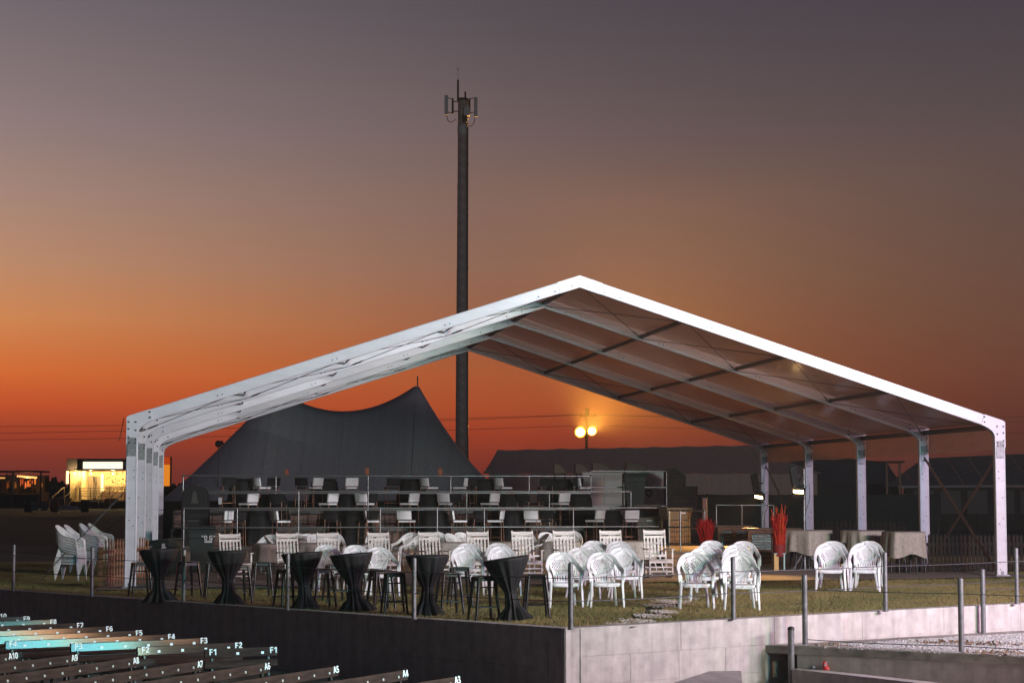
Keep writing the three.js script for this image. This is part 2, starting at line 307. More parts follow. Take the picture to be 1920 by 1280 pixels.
// concrete floor of the tent and the lawn
const floorY = (x) => lawnY(x) + 0.03;
struct('tent_floor', grid(24, 24, (u, v) => { const x = -10.6 + 21.2 * u, z = 0.55 - 26 * v + (v === 0 ? Math.sin(u * 40) * 0.06 + Math.sin(u * 17) * 0.1 : 0); return V(x, floorY(x), z); }), mat.slab);
{ // worn bare soil in the lawn
  const pts = [[1292, 1122, 16], [1262, 1128, 34], [1236, 1136, 26], [1246, 1147, 20], [1222, 1155, 26], [1192, 1164, 26], [1165, 1171, 22]];
  const gs = pts.map(([px, py, r], i) => { const c = L(px, py, 0.002 + i * 0.0008), R0 = r * 1.15 / F * 33; return grid(18, 3, (u, v) => { const a = u * 6.2832, k = v * R0 * (1 + 0.22 * Math.sin(a * 3 + i * 2) + 0.12 * Math.sin(a * 7 + i)); return V(c.x + Math.cos(a) * k, c.y + 0.008 * Math.sin(a * 5 + i) * v * (1 - v), c.z + Math.sin(a) * k * 2.1); }); });
  struct('dirt_path', gs, M(0.3, 0.25, 0.2, 1, { map: tSoil }));
  const g = new THREE.IcosahedronGeometry(0.014, 0), im = new THREE.InstancedMesh(g, M(1, 1, 1, 0.95), 2600), mt = new THREE.Matrix4(), q = new THREE.Quaternion(), c = new THREE.Color();
  for (let i = 0; i < 2600; i++) { const [px, py, r] = pts[i % pts.length], p = L(px, py), R0 = r / F * 42, a = rnd() * 6.28, k = rnd() * R0; q.setFromEuler(new THREE.Euler(rnd() * 6, rnd() * 6, 0)); const sc = rr(0.5, 1.6); im.setMatrixAt(i, mt.compose(V(p.x + Math.cos(a) * k, p.y + 0.004, p.z + Math.sin(a) * k * 2.1), q, V(sc, sc * 0.8, sc))); const b = rr(0.36, 0.6); im.setColorAt(i, c.setRGB(b, b * 0.87, b * 0.78)); }
  im.name = 'soil_crumbs'; im.userData = { label: 'pale dry soil crumbs on the worn path in the lawn', category: 'soil', kind: 'stuff' }; scene.add(im);
}
{
  const blade = []; const keep = seed; seed = 99;
  for (let i = 0; i < 8; i++) {
    const a = rnd() * 6.28, r = rnd() * 0.035, h = rr(0.025, 0.06), l = rr(0.0, 0.03), w = rr(0.0025, 0.0045), bxp = Math.cos(a * 3) * r, bz = Math.sin(a * 3) * r, ca = Math.cos(a), sa = Math.sin(a);
    const p0 = [bxp - sa * w, 0, bz + ca * w], p1 = [bxp + sa * w, 0, bz - ca * w], p2 = [bxp + ca * l, h, bz + sa * l];
    blade.push(...p0, ...p1, ...p2);
  }
  seed = keep;
  const g = new THREE.BufferGeometry(); g.setAttribute('position', new THREE.Float32BufferAttribute(blade, 3)); g.computeVertexNormals();
  const N = 95000, im = new THREE.InstancedMesh(g, M(1, 1, 1, 0.8), N), mt = new THREE.Matrix4(), q = new THREE.Quaternion(), c = new THREE.Color(), up = V(0, 1, 0); let k = 0, guard = 0;
  while (k < N && guard++ < 2e6) {
    const D = Math.sqrt(rr(27.5 ** 2, 60 ** 2)), x = rr(-0.275, 0.275) * D, p = loc(x, D);
    if (p.clone().sub(wallRight.a).dot(wallRight.n) > -0.24 || p.clone().sub(wallLeft.a).dot(wallLeft.n) > -0.24) continue;
    if (p.z < 0.5 && Math.abs(p.x) < 10.6) continue;
    const pp = p.clone().sub(CAM), s = pp.dot(FWD), px = 960 + F * pp.dot(RIGHT) / s, py = 923 + F * 2 / s;
    const bare = Math.hypot((px - (1250 - (py - 1128) * 1.6)) / 45, (py - 1145) / 40);
    if (bare < 0.5 + 0.25 * Math.sin(p.x * 9) && Math.sin(p.x * 6 + p.z * 5) > -0.5) continue;
    if (Math.sin(p.x * 1.3 + 2 * Math.sin(p.z * 0.9)) * Math.sin(p.z * 1.7 + p.x) > 0.75 && rnd() < 0.5) continue;
    q.setFromAxisAngle(up, rnd() * 6.28); const sc = rr(0.6, 1.25);
    im.setMatrixAt(k, mt.compose(V(p.x, lawnY(p.x) - 0.014, p.z), q, V(sc, sc * rr(0.7, 1.2), sc)));
    const pat = 0.5 + 0.5 * Math.sin(p.x * 1.1 + 1.7 * Math.sin(p.z * 0.8)), dry = rnd() * 0.6 + 0.4 * pat;
    im.setColorAt(k, c.setRGB(0.12 + 0.24 * dry, 0.13 + 0.13 * dry, 0.04 + 0.06 * dry)); k++;
  }
  im.count = k; im.name = 'lawn_grass'; im.userData = { label: 'short half dry lawn grass in front of the tent', category: 'grass', kind: 'stuff' }; scene.add(im);
}

// ---------------------------------------------------------------- the event tent
const W2 = 10, HE = 3.663, HT = 6.894, BAY = 5, NF = 5, TH = 0.25, TD = 0.13;
const slopeV = V(W2, HE - HT, 0).normalize(), slopeN = V(-slopeV.y, slopeV.x, 0);   // right slope: down and outward; its upward normal
const onRoof = (side, s, off, z) => { const p = V(0, HT, 0).addScaledVector(slopeV, s).addScaledVector(slopeN, off); return V(side * p.x, p.y, z); };
const SL = Math.hypot(W2, HT - HE);
const tent = thing('event_tent', 'large open white aluminium frame tent with pitched fabric roof', 'tent');
for (let k = 0; k < NF; k++) {
  const z = -BAY * k;
  for (const s of [-1, 1]) {
    const b = lawnY(s * W2) + 0.05, cx = s * (W2 - TH / 2);
    const col = part('column', [bx(TH, HE - 0.3 - b, TD, cx, (HE - 0.3 + b) / 2, z, 0.012), bx(0.03, HE - 0.3 - b, TD + 0.012, cx - s * 0.1, (HE - 0.3 + b) / 2, z, 0.004), bx(0.03, HE - 0.3 - b, TD + 0.012, cx + s * 0.1, (HE - 0.3 + b) / 2, z, 0.004)], mat.alu, tent);
    const bolts = []; for (const y of [0.25, 0.42, 1.3, 1.42, 1.9, 2.35, 2.5]) bolts.push(mv(new THREE.CylinderGeometry(0.013, 0.013, 0.02, 8).rotateX(Math.PI / 2), cx + (y > 1.35 && y < 2 ? 0.04 : -0.05) * s, y, z + TD / 2 + 0.006));
    part('bolt', bolts, mat.bolt, col).userData.kind = 'stuff';
    part('base_plate', [bx(0.42, 0.025, 0.36, cx, b - 0.03, z, 0.006), bx(0.06, 0.14, TD + 0.05, cx, b + 0.03, z, 0.006), bx(0.34, 0.03, 0.04, cx, b, z + 0.1, 0.006)], mat.galv, tent);
    // rafter: box section with two raised flanges
    const a0 = onRoof(s, 0.03, -TH / 2, z), a1 = onRoof(s, SL - 0.32, -TH / 2, z), nn = V(s * slopeN.x, slopeN.y, 0);
    const raf = part('rafter', [bar(a0, a1, TD, TH, nn, 0.012), bar(onRoof(s, 0.05, -0.035, z), onRoof(s, SL - 0.34, -0.035, z), TD + 0.012, 0.028, nn, 0.004), bar(onRoof(s, 0.05, -TH + 0.035, z), onRoof(s, SL - 0.34, -TH + 0.035, z), TD + 0.012, 0.028, nn, 0.004)], mat.alu, tent);
    const rb = []; for (const q of [0.25, 0.65, 1.05, SL * 0.3, SL * 0.31, SL * 0.55, SL * 0.56, SL * 0.8, SL * 0.81]) { const p = onRoof(s, q, q < 1.2 ? -TH + 0.07 : -TH + 0.09, z); rb.push(mv(new THREE.CylinderGeometry(0.014, 0.014, 0.02, 8).rotateX(Math.PI / 2), p.x, p.y, z + TD / 2 + 0.006)); }
    part('bolt', rb, mat.bolt, raf).userData.kind = 'stuff';
    // knee: plate with a rounded inner corner
    const sh = new THREE.Shape(); const ix = W2 - TH;
    const pi = onRoof(1, SL - 0.52, -TH, 0), po = onRoof(1, SL - 0.52, 0, 0), yi = HE - 0.6;
    sh.moveTo(W2, yi); sh.lineTo(W2, HE - 0.02); sh.lineTo(W2 - 0.06, HE + 0.02); sh.lineTo(po.x, po.y - 0.002); sh.lineTo(pi.x, pi.y);
    sh.quadraticCurveTo(ix - 0.02, HE - 0.19, ix, HE - 0.36); sh.lineTo(ix, yi); sh.closePath();
    const kg = new THREE.ExtrudeGeometry(sh, { depth: TD + 0.03, bevelEnabled: true, bevelSize: 0.004, bevelThickness: 0.004, bevelSegments: 1 }).translate(0, 0, z - TD / 2 - 0.015);
    if (s < 0) kg.scale(-1, 1, 1); 
    const kgn = kg.toNonIndexed(); if (s < 0) { const p = kgn.attributes.position.array; for (let i = 0; i < p.length; i += 9) for (let c = 0; c < 3; c++) { const t = p[i + 3 + c]; p[i + 3 + c] = p[i + 6 + c]; p[i + 6 + c] = t; } } kgn.computeVertexNormals();
    const knee = part('knee_joint', kgn, mat.alu, tent);
    part('steel_insert', [bx(TH - 0.06, 0.4, 0.01, cx, HE - 0.66, z + TD / 2 + 0.021, 0.004)], mat.galv, knee);
    const kb = []; for (const [dx, y] of [[0.05, HE - 0.12], [0.2, HE - 0.12], [0.05, HE - 0.27], [0.2, HE - 0.3], [0.05, HE - 0.45], [0.2, HE - 0.5], [0.06, HE - 0.57], [0.19, HE - 0.57], [0.5, HE - 0.02], [0.5, HE + 0.1]]) kb.push(mv(new THREE.CylinderGeometry(0.02, 0.02, 0.024, 8).rotateX(Math.PI / 2), s * (W2 - dx), y, z + TD / 2 + 0.026));
    part('bolt', kb, mat.bolt, knee).userData.kind = 'stuff';
  }
  // ridge joint
  const rj = new THREE.Shape(); const e = onRoof(1, 0.55, 0, 0), e2 = onRoof(1, 0.55, -TH, 0), yb = HT - TH / slopeN.y;
  rj.moveTo(0, HT + 0.004); rj.lineTo(e.x, e.y + 0.004); rj.lineTo(e2.x, e2.y - 0.004); rj.lineTo(0, yb - 0.004); rj.lineTo(-e2.x, e2.y - 0.004); rj.lineTo(-e.x, e.y + 0.004); rj.closePath();
  part('ridge_joint', new THREE.ExtrudeGeometry(rj, { depth: TD + 0.02, bevelEnabled: false }).translate(0, 0, z - TD / 2 - 0.01), mat.alu, tent);
}
for (let k = 0; k < NF - 1; k++) {
  const z0 = -BAY * k - TD / 2, z1 = -BAY * (k + 1) + TD / 2;
  for (const s of [-1, 1]) {
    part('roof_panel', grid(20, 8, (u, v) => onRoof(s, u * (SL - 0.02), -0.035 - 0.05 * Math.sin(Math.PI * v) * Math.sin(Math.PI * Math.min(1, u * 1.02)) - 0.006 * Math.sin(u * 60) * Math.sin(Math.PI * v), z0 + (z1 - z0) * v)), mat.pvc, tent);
    for (const f of [0.255, 0.5, 0.745]) { const p = onRoof(s, SL * f, s < 0 ? -0.1 : -0.14, 0); part('purlin', [bar(V(p.x, p.y, z0), V(p.x, p.y, z1), s < 0 ? 0.05 : 0.09, s < 0 ? 0.04 : 0.07, V(s * slopeN.x, slopeN.y, 0), 0.01), ...(s < 0 ? [] : [bx(0.05, 0.1, 0.06, p.x, p.y, z1 + 0.03), bx(0.05, 0.1, 0.06, p.x, p.y, z0 - 0.03)])], s < 0 ? mat.alu : mat.purlin, tent); }
    const pe = V(s * (W2 - 0.11), HE - 0.12, 0); part('eave_beam', bar(V(pe.x, pe.y, z0), V(pe.x, pe.y, z1), 0.1, 0.12, V(0, 1, 0), 0.01), mat.darkSteel, tent);
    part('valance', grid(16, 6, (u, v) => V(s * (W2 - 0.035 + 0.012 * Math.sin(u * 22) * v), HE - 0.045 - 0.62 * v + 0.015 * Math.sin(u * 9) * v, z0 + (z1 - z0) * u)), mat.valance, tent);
  }
  part('ridge_beam', bar(V(0, HT - 0.15, z0), V(0, HT - 0.15, z1), 0.09, 0.09, V(0, 1, 0), 0.01), mat.darkSteel, tent);
  if (k === 0 || k === 3) for (const s of [-1, 1]) for (let q = 0; q < 4; q++) for (const f of [0, 1]) {
    const p = onRoof(s, SL * (0.01 + q * 0.245), -0.2, f ? z0 : z1), r = onRoof(s, SL * (0.01 + (q + 1) * 0.245), -0.2, f ? z1 : z0);
    const c = part('bracing_cable', cyl(p, r, 0.008, 0.008, 6), mat.cable, tent);
    if (f) part('turnbuckle', cyl(p.clone().lerp(r, 0.86), p.clone().lerp(r, 0.94), 0.02, 0.02, 8), mat.galv, c);
  }
}
for (const s of [1]) for (const [a, b] of [[V(9.87, 2.9, -4.9), V(9.87, 0.12, -0.1)], [V(9.9, 2.9, -0.1), V(9.9, 0.12, -4.9)]]) part('cross_brace', bar(a, b, 0.012, 0.085, V(1, 0, 0).cross(b.clone().sub(a)).normalize()), mat.brace, tent);
for (const [a, b] of [[V(9.87, 2.9, -15.1), V(9.87, 0.12, -19.9)], [V(9.9, 2.9, -19.9), V(9.9, 0.12, -15.1)]]) part('cross_brace', bar(a, b, 0.012, 0.085, V(1, 0, 0).cross(b.clone().sub(a)).normalize()), mat.brace, tent);
for (const dz of [0, -0.7]) part('guy_cable', cyl(V(-9.95, 2.4, dz - 5), V(-12.2, lawnY(-12), dz - 4.6), 0.008, 0.008, 6), mat.cable, tent);
part('eave_flap', grid(4, 4, (u, v) => V(-10.06 - 0.1 * v, HE - 0.02 - 0.5 * v, 0.02 - 0.35 * u)), mat.darkSteel, tent);

// ---------------------------------------------------------------- the stage off to the right: wash lights, video screen, flood lamp
{
  const p = loc(17, 25, 0), aim = loc(2, 36, 0), dir = aim.clone().sub(p).setY(0).normalize(), BYH = 4.2;
  const t = thing('stage_light_bank', 'bank of four coloured stage wash lights on a truss', 'stage lights', p, Math.atan2(dir.x, dir.z));
  const cols = [[1, 0.36, 1], [1, 0.92, 0.93], [1, 0.97, 0.96], [0.92, 0.93, 1]], pw = 1.0, ph = 1.2;
  part('truss', [cyl(V(-4.6, BYH + 1.4, -0.3), V(4.6, BYH + 1.4, -0.3), 0.05), cyl(V(-4.6, BYH + 1.7, -0.3), V(4.6, BYH + 1.7, -0.3), 0.05), cyl(V(-4.6, -1.05, -0.3), V(-4.6, BYH + 1.7, -0.3), 0.06), cyl(V(4.6, -1.05, -0.3), V(4.6, BYH + 1.7, -0.3), 0.06), ...Array.from({ length: 18 }, (_, i) => cyl(V(-4.5 + i * 0.5, BYH + (i % 2 ? 1.4 : 1.7), -0.3), V(-4 + i * 0.5, BYH + (i % 2 ? 1.7 : 1.4), -0.3), 0.02))], mat.galv, t);
  cols.forEach((c, i) => {
    const x = (i - 1.5) * (pw + 0.7);
    const h = part('lamp_housing', [bx(pw + 0.08, ph + 0.08, 0.2, x, BYH, -0.2, 0.03), cyl(V(x, BYH + 1.1, -0.2), V(x, BYH + 1.45, -0.3), 0.03)], mat.black, t);
    part('lamp', bx(pw, ph, 0.02, x, BYH, -0.08), glow(...c, 6), h);
    const l = new THREE.RectAreaLight(new THREE.Color(...c), 270, pw, ph); l.name = 'wash_light'; l.position.set(x, BYH, -0.04); l.rotation.y = Math.PI; t.add(l);
  });
}
{
  const q1 = loc(16.4, 16.55), q2 = loc(13.6, 14.1), mid = q1.clone().lerp(q2, 0.5), w = q1.distanceTo(q2), h = 3, y = 4.1, nrm = V(0, 1, 0).cross(q1.clone().sub(q2)).normalize(); 
  if (nrm.dot(loc(-5, 28).sub(mid)) < 0) nrm.negate();
  const t = thing('video_screen', 'large video screen with soft coloured picture beside the stage', 'video screen', mid.clone().setY(0), Math.atan2(nrm.x, nrm.z));
  const flip = q1.clone().sub(mid).dot(V(1, 0, 0).applyAxisAngle(V(0, 1, 0), t.rotation.y)) > 0 ? -1 : 1;
  const fr = []; for (const s of [-1, 1]) fr.push(bx(0.3, h + 0.6, 0.5, s * (w / 2 + 0.15), y, -0.3, 0.03), cyl(V(s * (w / 2), -1.05, -0.3), V(s * (w / 2), y - h / 2, -0.3), 0.08));
  fr.push(bx(w + 0.6, 0.3, 0.5, 0, y + h / 2 + 0.15, -0.3, 0.03), bx(w + 0.6, 0.3, 0.5, 0, y - h / 2 - 0.15, -0.3, 0.03), bx(w, h, 0.1, 0, y, -0.5)); part('frame', fr, mat.black, t);
  const stops = [[0, 10, 2, 1], [0.05, 170, 30, 8], [0.14, 255, 110, 30], [0.32, 255, 235, 160], [0.42, 150, 255, 190], [0.52, 50, 240, 225], [0.9, 50, 215, 235], [1, 60, 120, 190]];
  const pic = tex(256, i => { let u = (i % 256) / 255; const v = (i / 256 | 0) / 255; u = Math.max(0, Math.min(1, (flip > 0 ? u : 1 - u) + 0.025 * Math.sin(v * 7))); let k = 0; while (k < stops.length - 2 && u > stops[k + 1][0]) k++; const a = stops[k], b = stops[k + 1], f = (u - a[0]) / (b[0] - a[0]), n = 0.75 + 0.5 * (nA[i] - 0.5) * 2; return [1, 2, 3].map(c => cl((a[c] + (b[c] - a[c]) * f) * n)); });
  const m = M(0.02, 0.02, 0.02, 0.5, { emissiveMap: pic }); m.emissive.setRGB(1, 1, 1); m.emissiveIntensity = 16;
  const g = new THREE.PlaneGeometry(w, h).translate(0, y, -0.1); part('screen_panel', g, m, t, null, true);
  [[0, 0.3, [1, 0.5, 0.24]], [0.3, 0.5, [1, 1, 0.7]], [0.5, 0.72, [0.2, 0.92, 0.9]], [0.72, 1, [0.25, 0.85, 1]]].forEach(([u0, u1, c]) => {
    const l = new THREE.RectAreaLight(new THREE.Color(...c), 250, w * (u1 - u0), h); l.name = 'screen_light'; const x = ((u0 + u1) / 2 - 0.5) * w * flip; l.position.set(x, y, -0.05); l.rotation.y = Math.PI; t.add(l);
  });
  { const b0 = loc(9.3, 19.2), b1 = loc(14.8, 20.6), bt = thing('added_light_blocker', 'plank wall of the stage wing in front of the video screen', 'wall'), n = 28; for (let i = 0; i < n; i++) part('plank', bar(b0.clone().lerp(b1, (i + 0.5) / n).setY(-1.06), b0.clone().lerp(b1, (i + 0.5) / n).setY(3.4), 0.03, 0.2, b1.clone().sub(b0).normalize()), mat.darkWall, bt); }  // unseen wall, added only to shade the terrace from the screen
  const fp = loc(22, 21), f = thing('stage_flood_lamp', 'stage flood lamp on its own mast beside the wash lights', 'stage lamp', fp, 0);
  const lp = V(0, 9.6, 0), aimp = V(4.2, 5.4, 0).sub(fp), d = aimp.clone().sub(lp).normalize();
  part('mast', [cyl(V(0.3, -1.05, 0.3), V(0.3, 9.8, 0.3), 0.06), cyl(V(0.3, 9.7, 0.3), lp.clone().addScaledVector(d, -0.2), 0.04)], mat.galv, f);
  part('housing', [cyl(lp.clone().addScaledVector(d, -0.35), lp.clone().addScaledVector(d, -0.02), 0.13, 0.2, 16)], mat.black, f);
  part('lamp_glass', [cyl(lp.clone().addScaledVector(d, -0.03), lp.clone().addScaledVector(d, 0), 0.17, 0.17, 16)], glow(1, 1, 1, 4), f);
  const sp = new THREE.SpotLight(new THREE.Color(1, 0.98, 0.99), 2300, 0, 0.2, 1, 2); sp.position.copy(lp.clone().addScaledVector(d, 0.06)); sp.target.position.copy(aimp); sp.castShadow = true; sp.shadow.radius = 8; f.add(sp, sp.target);
}

// ---------------------------------------------------------------- resin armchairs
function resinProto(name, label) {
  const t = thing(name, label, 'chair'); t.userData.group = 'white resin armchairs';
  const seat = new THREE.Shape(); seat.moveTo(-0.2, -0.22); seat.lineTo(0.2, -0.22); seat.quadraticCurveTo(0.25, -0.05, 0.25, 0.2); seat.quadraticCurveTo(0.24, 0.25, 0.18, 0.26); seat.lineTo(-0.18, 0.26); seat.quadraticCurveTo(-0.24, 0.25, -0.25, 0.2); seat.quadraticCurveTo(-0.25, -0.05, -0.2, -0.22);
  const sg = new THREE.ExtrudeGeometry(seat, { depth: 0.03, bevelEnabled: true, bevelSize: 0.008, bevelThickness: 0.008, bevelSegments: 2, curveSegments: 5 }).rotateX(Math.PI / 2).translate(0, 0.425, 0);
  part('seat', [sg, sweep([V(-0.22, 0.395, 0.235), V(0, 0.39, 0.265), V(0.22, 0.395, 0.235)], 0.012, 0.05, V(0, 0, 1), 8)], mat.resin, t);
  const b = new THREE.Shape(); b.moveTo(-0.14, 0); b.lineTo(0.14, 0); b.quadraticCurveTo(0.135, 0.16, 0.2, 0.28); b.quadraticCurveTo(0.235, 0.34, 0.2, 0.42); b.quadraticCurveTo(0.13, 0.51, 0, 0.515); b.quadraticCurveTo(-0.13, 0.51, -0.2, 0.42); b.quadraticCurveTo(-0.235, 0.34, -0.2, 0.28); b.quadraticCurveTo(-0.135, 0.16, -0.14, 0);
  const hole = (x, y, w, h) => { const p = new THREE.Path(); p.moveTo(x, y - h); p.lineTo(x - w, y); p.lineTo(x, y + h); p.lineTo(x + w, y); p.closePath(); b.holes.push(p); };
  for (let r = 0; r < 8; r++) for (let c = -5; c <= 5; c++) {
    const x = (c + (r % 2 ? 0.5 : 0)) * 0.044, y = 0.2 + r * 0.031, lim = y < 0.24 ? 0.11 : y < 0.29 ? 0.14 : y < 0.4 ? 0.175 : 0.11; if (Math.abs(x) > lim) continue;
    hole(x, y, 0.0145, 0.0185);
  }
  for (let c = -2.5; c <= 2.5; c++) { const x = c * 0.048, p = new THREE.Path(); p.moveTo(x - 0.009, 0.045); p.lineTo(x - 0.009, 0.125); p.lineTo(x, 0.14); p.lineTo(x + 0.009, 0.125); p.lineTo(x + 0.009, 0.045); p.closePath(); b.holes.push(p); }
  const bg = new THREE.ExtrudeGeometry(b, { depth: 0.008, bevelEnabled: false, curveSegments: 6 }), bp = bg.attributes.position;
  const backP = (x, y, z = 0) => V(x, 0.415 + y * 0.97, -0.2 - y * 0.3 + x * x * 1.7 + z);
  for (let i = 0; i < bp.count; i++) { const p = backP(bp.getX(i), bp.getY(i), bp.getZ(i)); bp.setXYZ(i, p.x, p.y, p.z); }
  bg.computeVertexNormals(); part('backrest', bg, mat.resin, t);
  for (const s of [-1, 1]) {
    part('armrest', sweep([V(0, 0.925, -0.362), V(s * 0.11, 0.91, -0.34), V(s * 0.2, 0.857, -0.28), V(s * 0.258, 0.765, -0.185), V(s * 0.287, 0.688, -0.07), V(s * 0.298, 0.655, 0.06), V(s * 0.297, 0.63, 0.17), V(s * 0.29, 0.575, 0.235), V(s * 0.282, 0.46, 0.25)], 0.082, 0.02, V(s * 0.8, 0.6, 0.2), 26), mat.resin, t);
    part('leg', sweep([V(s * 0.283, 0.48, 0.25), V(s * 0.275, 0.4, 0.25), V(s * 0.285, 0.2, 0.262), V(s * 0.295, 0, 0.275)], 0.062, 0.04, V(1, 0, -0.3 * s), 8, u => 1 - 0.35 * u), mat.resin, t);
    part('leg', sweep([V(s * 0.19, 0.47, -0.2), V(s * 0.21, 0.38, -0.215), V(s * 0.24, 0.18, -0.27), V(s * 0.265, 0, -0.32)], 0.06, 0.04, V(1, 0, 0.4 * s), 8, u => 1 - 0.3 * u), mat.resin, t);
  }
  return t;
}
const resin0 = resinProto('resin_chair', 'white resin armchair'); let resinUsed = false;
const resinTones = [mat.resin, M(0.83, 0.825, 0.82, 0.42, { map: tPaint }), M(0.79, 0.785, 0.77, 0.46, { map: tPaint })]; let toneN = 0;
function resin(...a) { const o = resinBase(...a), m = resinTones[[0, 1, 0, 2, 1][toneN++ % 5]]; o.traverse(q => { if (q.isMesh) q.material = m; }); return o; }
function resinBase(p, turn, label, group) {
  if (!resinUsed) { resinUsed = true; resin0.position.copy(p); resin0.rotation.y = turn; resin0.userData.label = label; resin0.userData.group = group; return resin0; }
  return copyOf(resin0, p, turn, label, group);
}
const toCam = p => Math.atan2(CAM.x - p.x, CAM.z - p.z);
// on the lawn: [px of middle, py of front feet, turn to the right of the camera, label]
const LAWN = [
  [1557, 1108, 0.10, 'white resin armchair by itself at right, left one of the front pair'], [1564, 1101, 0.10, 'white resin armchair tucked behind the left one of the right pair'],
  [1622, 1108, 0.02, 'white resin armchair by itself at right, right one of the front pair'], [1631, 1101, 0.02, 'white resin armchair tucked behind the right one of the right pair'],
  [1304, 1140, 0.22, 'front chair in the left column of the right block, on the worn grass'], [1322, 1124, 0.22, 'second chair in the left column of the right block'], [1332, 1110, 0.22, 'third chair in the left column of the right block'], [1338, 1098, 0.22, 'last chair in the left column of the right block'],
  [1389, 1143, 0.18, 'front chair in the right column of the right block, behind a steel post'], [1386, 1126, 0.18, 'second chair in the right column of the right block'], [1385, 1113, 0.18, 'third chair in the right column of the right block'], [1397, 1100, 0.18, 'last chair in the right column of the right block, set aside'],
  [1057, 1138, 0.36, 'front chair in the left column of the centre block, behind the corner post'], [1092, 1122, 0.36, 'second chair in the left column of the centre block'], [1112, 1108, 0.36, 'third chair in the left column of the centre block'], [1118, 1097, 0.36, 'last chair in the left column of the centre block'],
  [1134, 1138, 0.34, 'front chair in the right column of the centre block'], [1171, 1122, 0.34, 'second chair in the right column of the centre block'], [1168, 1108, 0.34, 'third chair in the right column of the centre block'], [1164, 1098, 0.34, 'last chair in the right column of the centre block'],
  [875, 1116, 0.35, 'front chair of the pair between two black tables, left pair'], [881, 1104, 0.35, 'rear chair of the pair between two black tables, left pair'],
  [944, 1116, 0.38, 'front chair of the pair behind the rightmost black table'], [939, 1104, 0.38, 'rear chair of the pair behind the rightmost black table'],
  [715, 1117, 0.5, 'white resin armchair between the fourth and fifth black tables'], [672, 1110, 0.5, 'white resin armchair half hidden behind the fourth black table'], [617, 1108, 0.5, 'white resin armchair between the third and fourth black tables'],
];
for (const [px, py, tr, lb] of LAWN) { const p = L(px, py); resin(p, toCam(p) + tr * 0.5, (lb.includes('chair ') && !lb.includes('white') ? lb.replace('chair', 'white resin armchair') : lb), 'white resin armchairs set out on the lawn'); }
// around the cloth covered tables inside the tent: [px, py of the top of the back, distance, turn]
const INNER = [
  [496, 1003, 50.5, -0.5, 'left of the first tan round table'], [523, 1003, 49.8, 1.5, 'turned side on at the right of the first tan round table'], [559, 999, 51.5, 0.1, 'showing over the second rocking chair'], [583, 1003, 51, 0.3, 'left of the second tan round table'], [600, 1005, 50.5, 0.5, 'right behind the second tan round table'], [624, 998, 52, 0.0, 'showing over the third rocking chair'], [683, 1006, 50, -1.4, 'side on between the third and fourth rocking chairs'],
  [708, 1001, 51.5, 0.2, 'showing over the fourth rocking chair'], [759, 998, 52, -0.6, 'rear one of two left of the fifth rocking chair'], [778, 1005, 50.2, -0.7, 'front one of two left of the fifth rocking chair'], [819, 998, 52, 0.0, 'showing over the fifth rocking chair'], [860, 1005, 50.4, 0.9, 'turned left beside the sixth rocking chair'], [876, 1000, 51.6, 0.6, 'just left of the sixth rocking chair'], [985, 997, 52, 0.1, 'showing over the seventh rocking chair'], [1003, 1009, 49.6, -1.2, 'side on at the right of the seventh rocking chair'],
  [1034, 1002, 51, 0.5, 'left of the eighth rocking chair'], [1070, 996, 52.4, -0.1, 'showing over the eighth rocking chair'], [1135, 1014, 48.8, -0.8, 'left of the ninth rocking chair'], [1216, 1010, 49.6, -1.2, 'right of the last round table by the tenth rocking chair'],
];
for (const [px, py, D, tr, lb] of INNER) { const p = A(px, py, D); p.y = floorY(p.x); resin(p, toCam(p) + tr, 'white resin armchair, ' + lb, 'white resin armchairs around the tables inside the tent'); }
// stacks left of the tent, backs to the left
{
  const spots = [[133, 1088, 0, 7, 'left front stack'], [176, 1080, 0, 7, 'right front stack'], [146, 1074, 0, 6, 'left rear stack'], [190, 1068, 0, 6, 'right rear stack']];
  const ord = ['lowest', 'second', 'third', 'fourth', 'fifth', 'sixth', 'topmost'];
  for (const [px, py, , n, w] of spots) { const p = L(px, py); for (let i = 0; i < n; i++) {
    const q = p.clone(); q.y += i * 0.06; q.addScaledVector(RIGHT, -i * 0.006); const o = resin(q, YAW + Math.PI / 2 - 0.12, `white resin armchair, ${i === n - 1 ? 'topmost' : ord[i] + (i ? ' from below' : '')} in the ${w} by the picket fence`, 'stacked white resin armchairs'); o.rotation.z = 0.0; } }
}

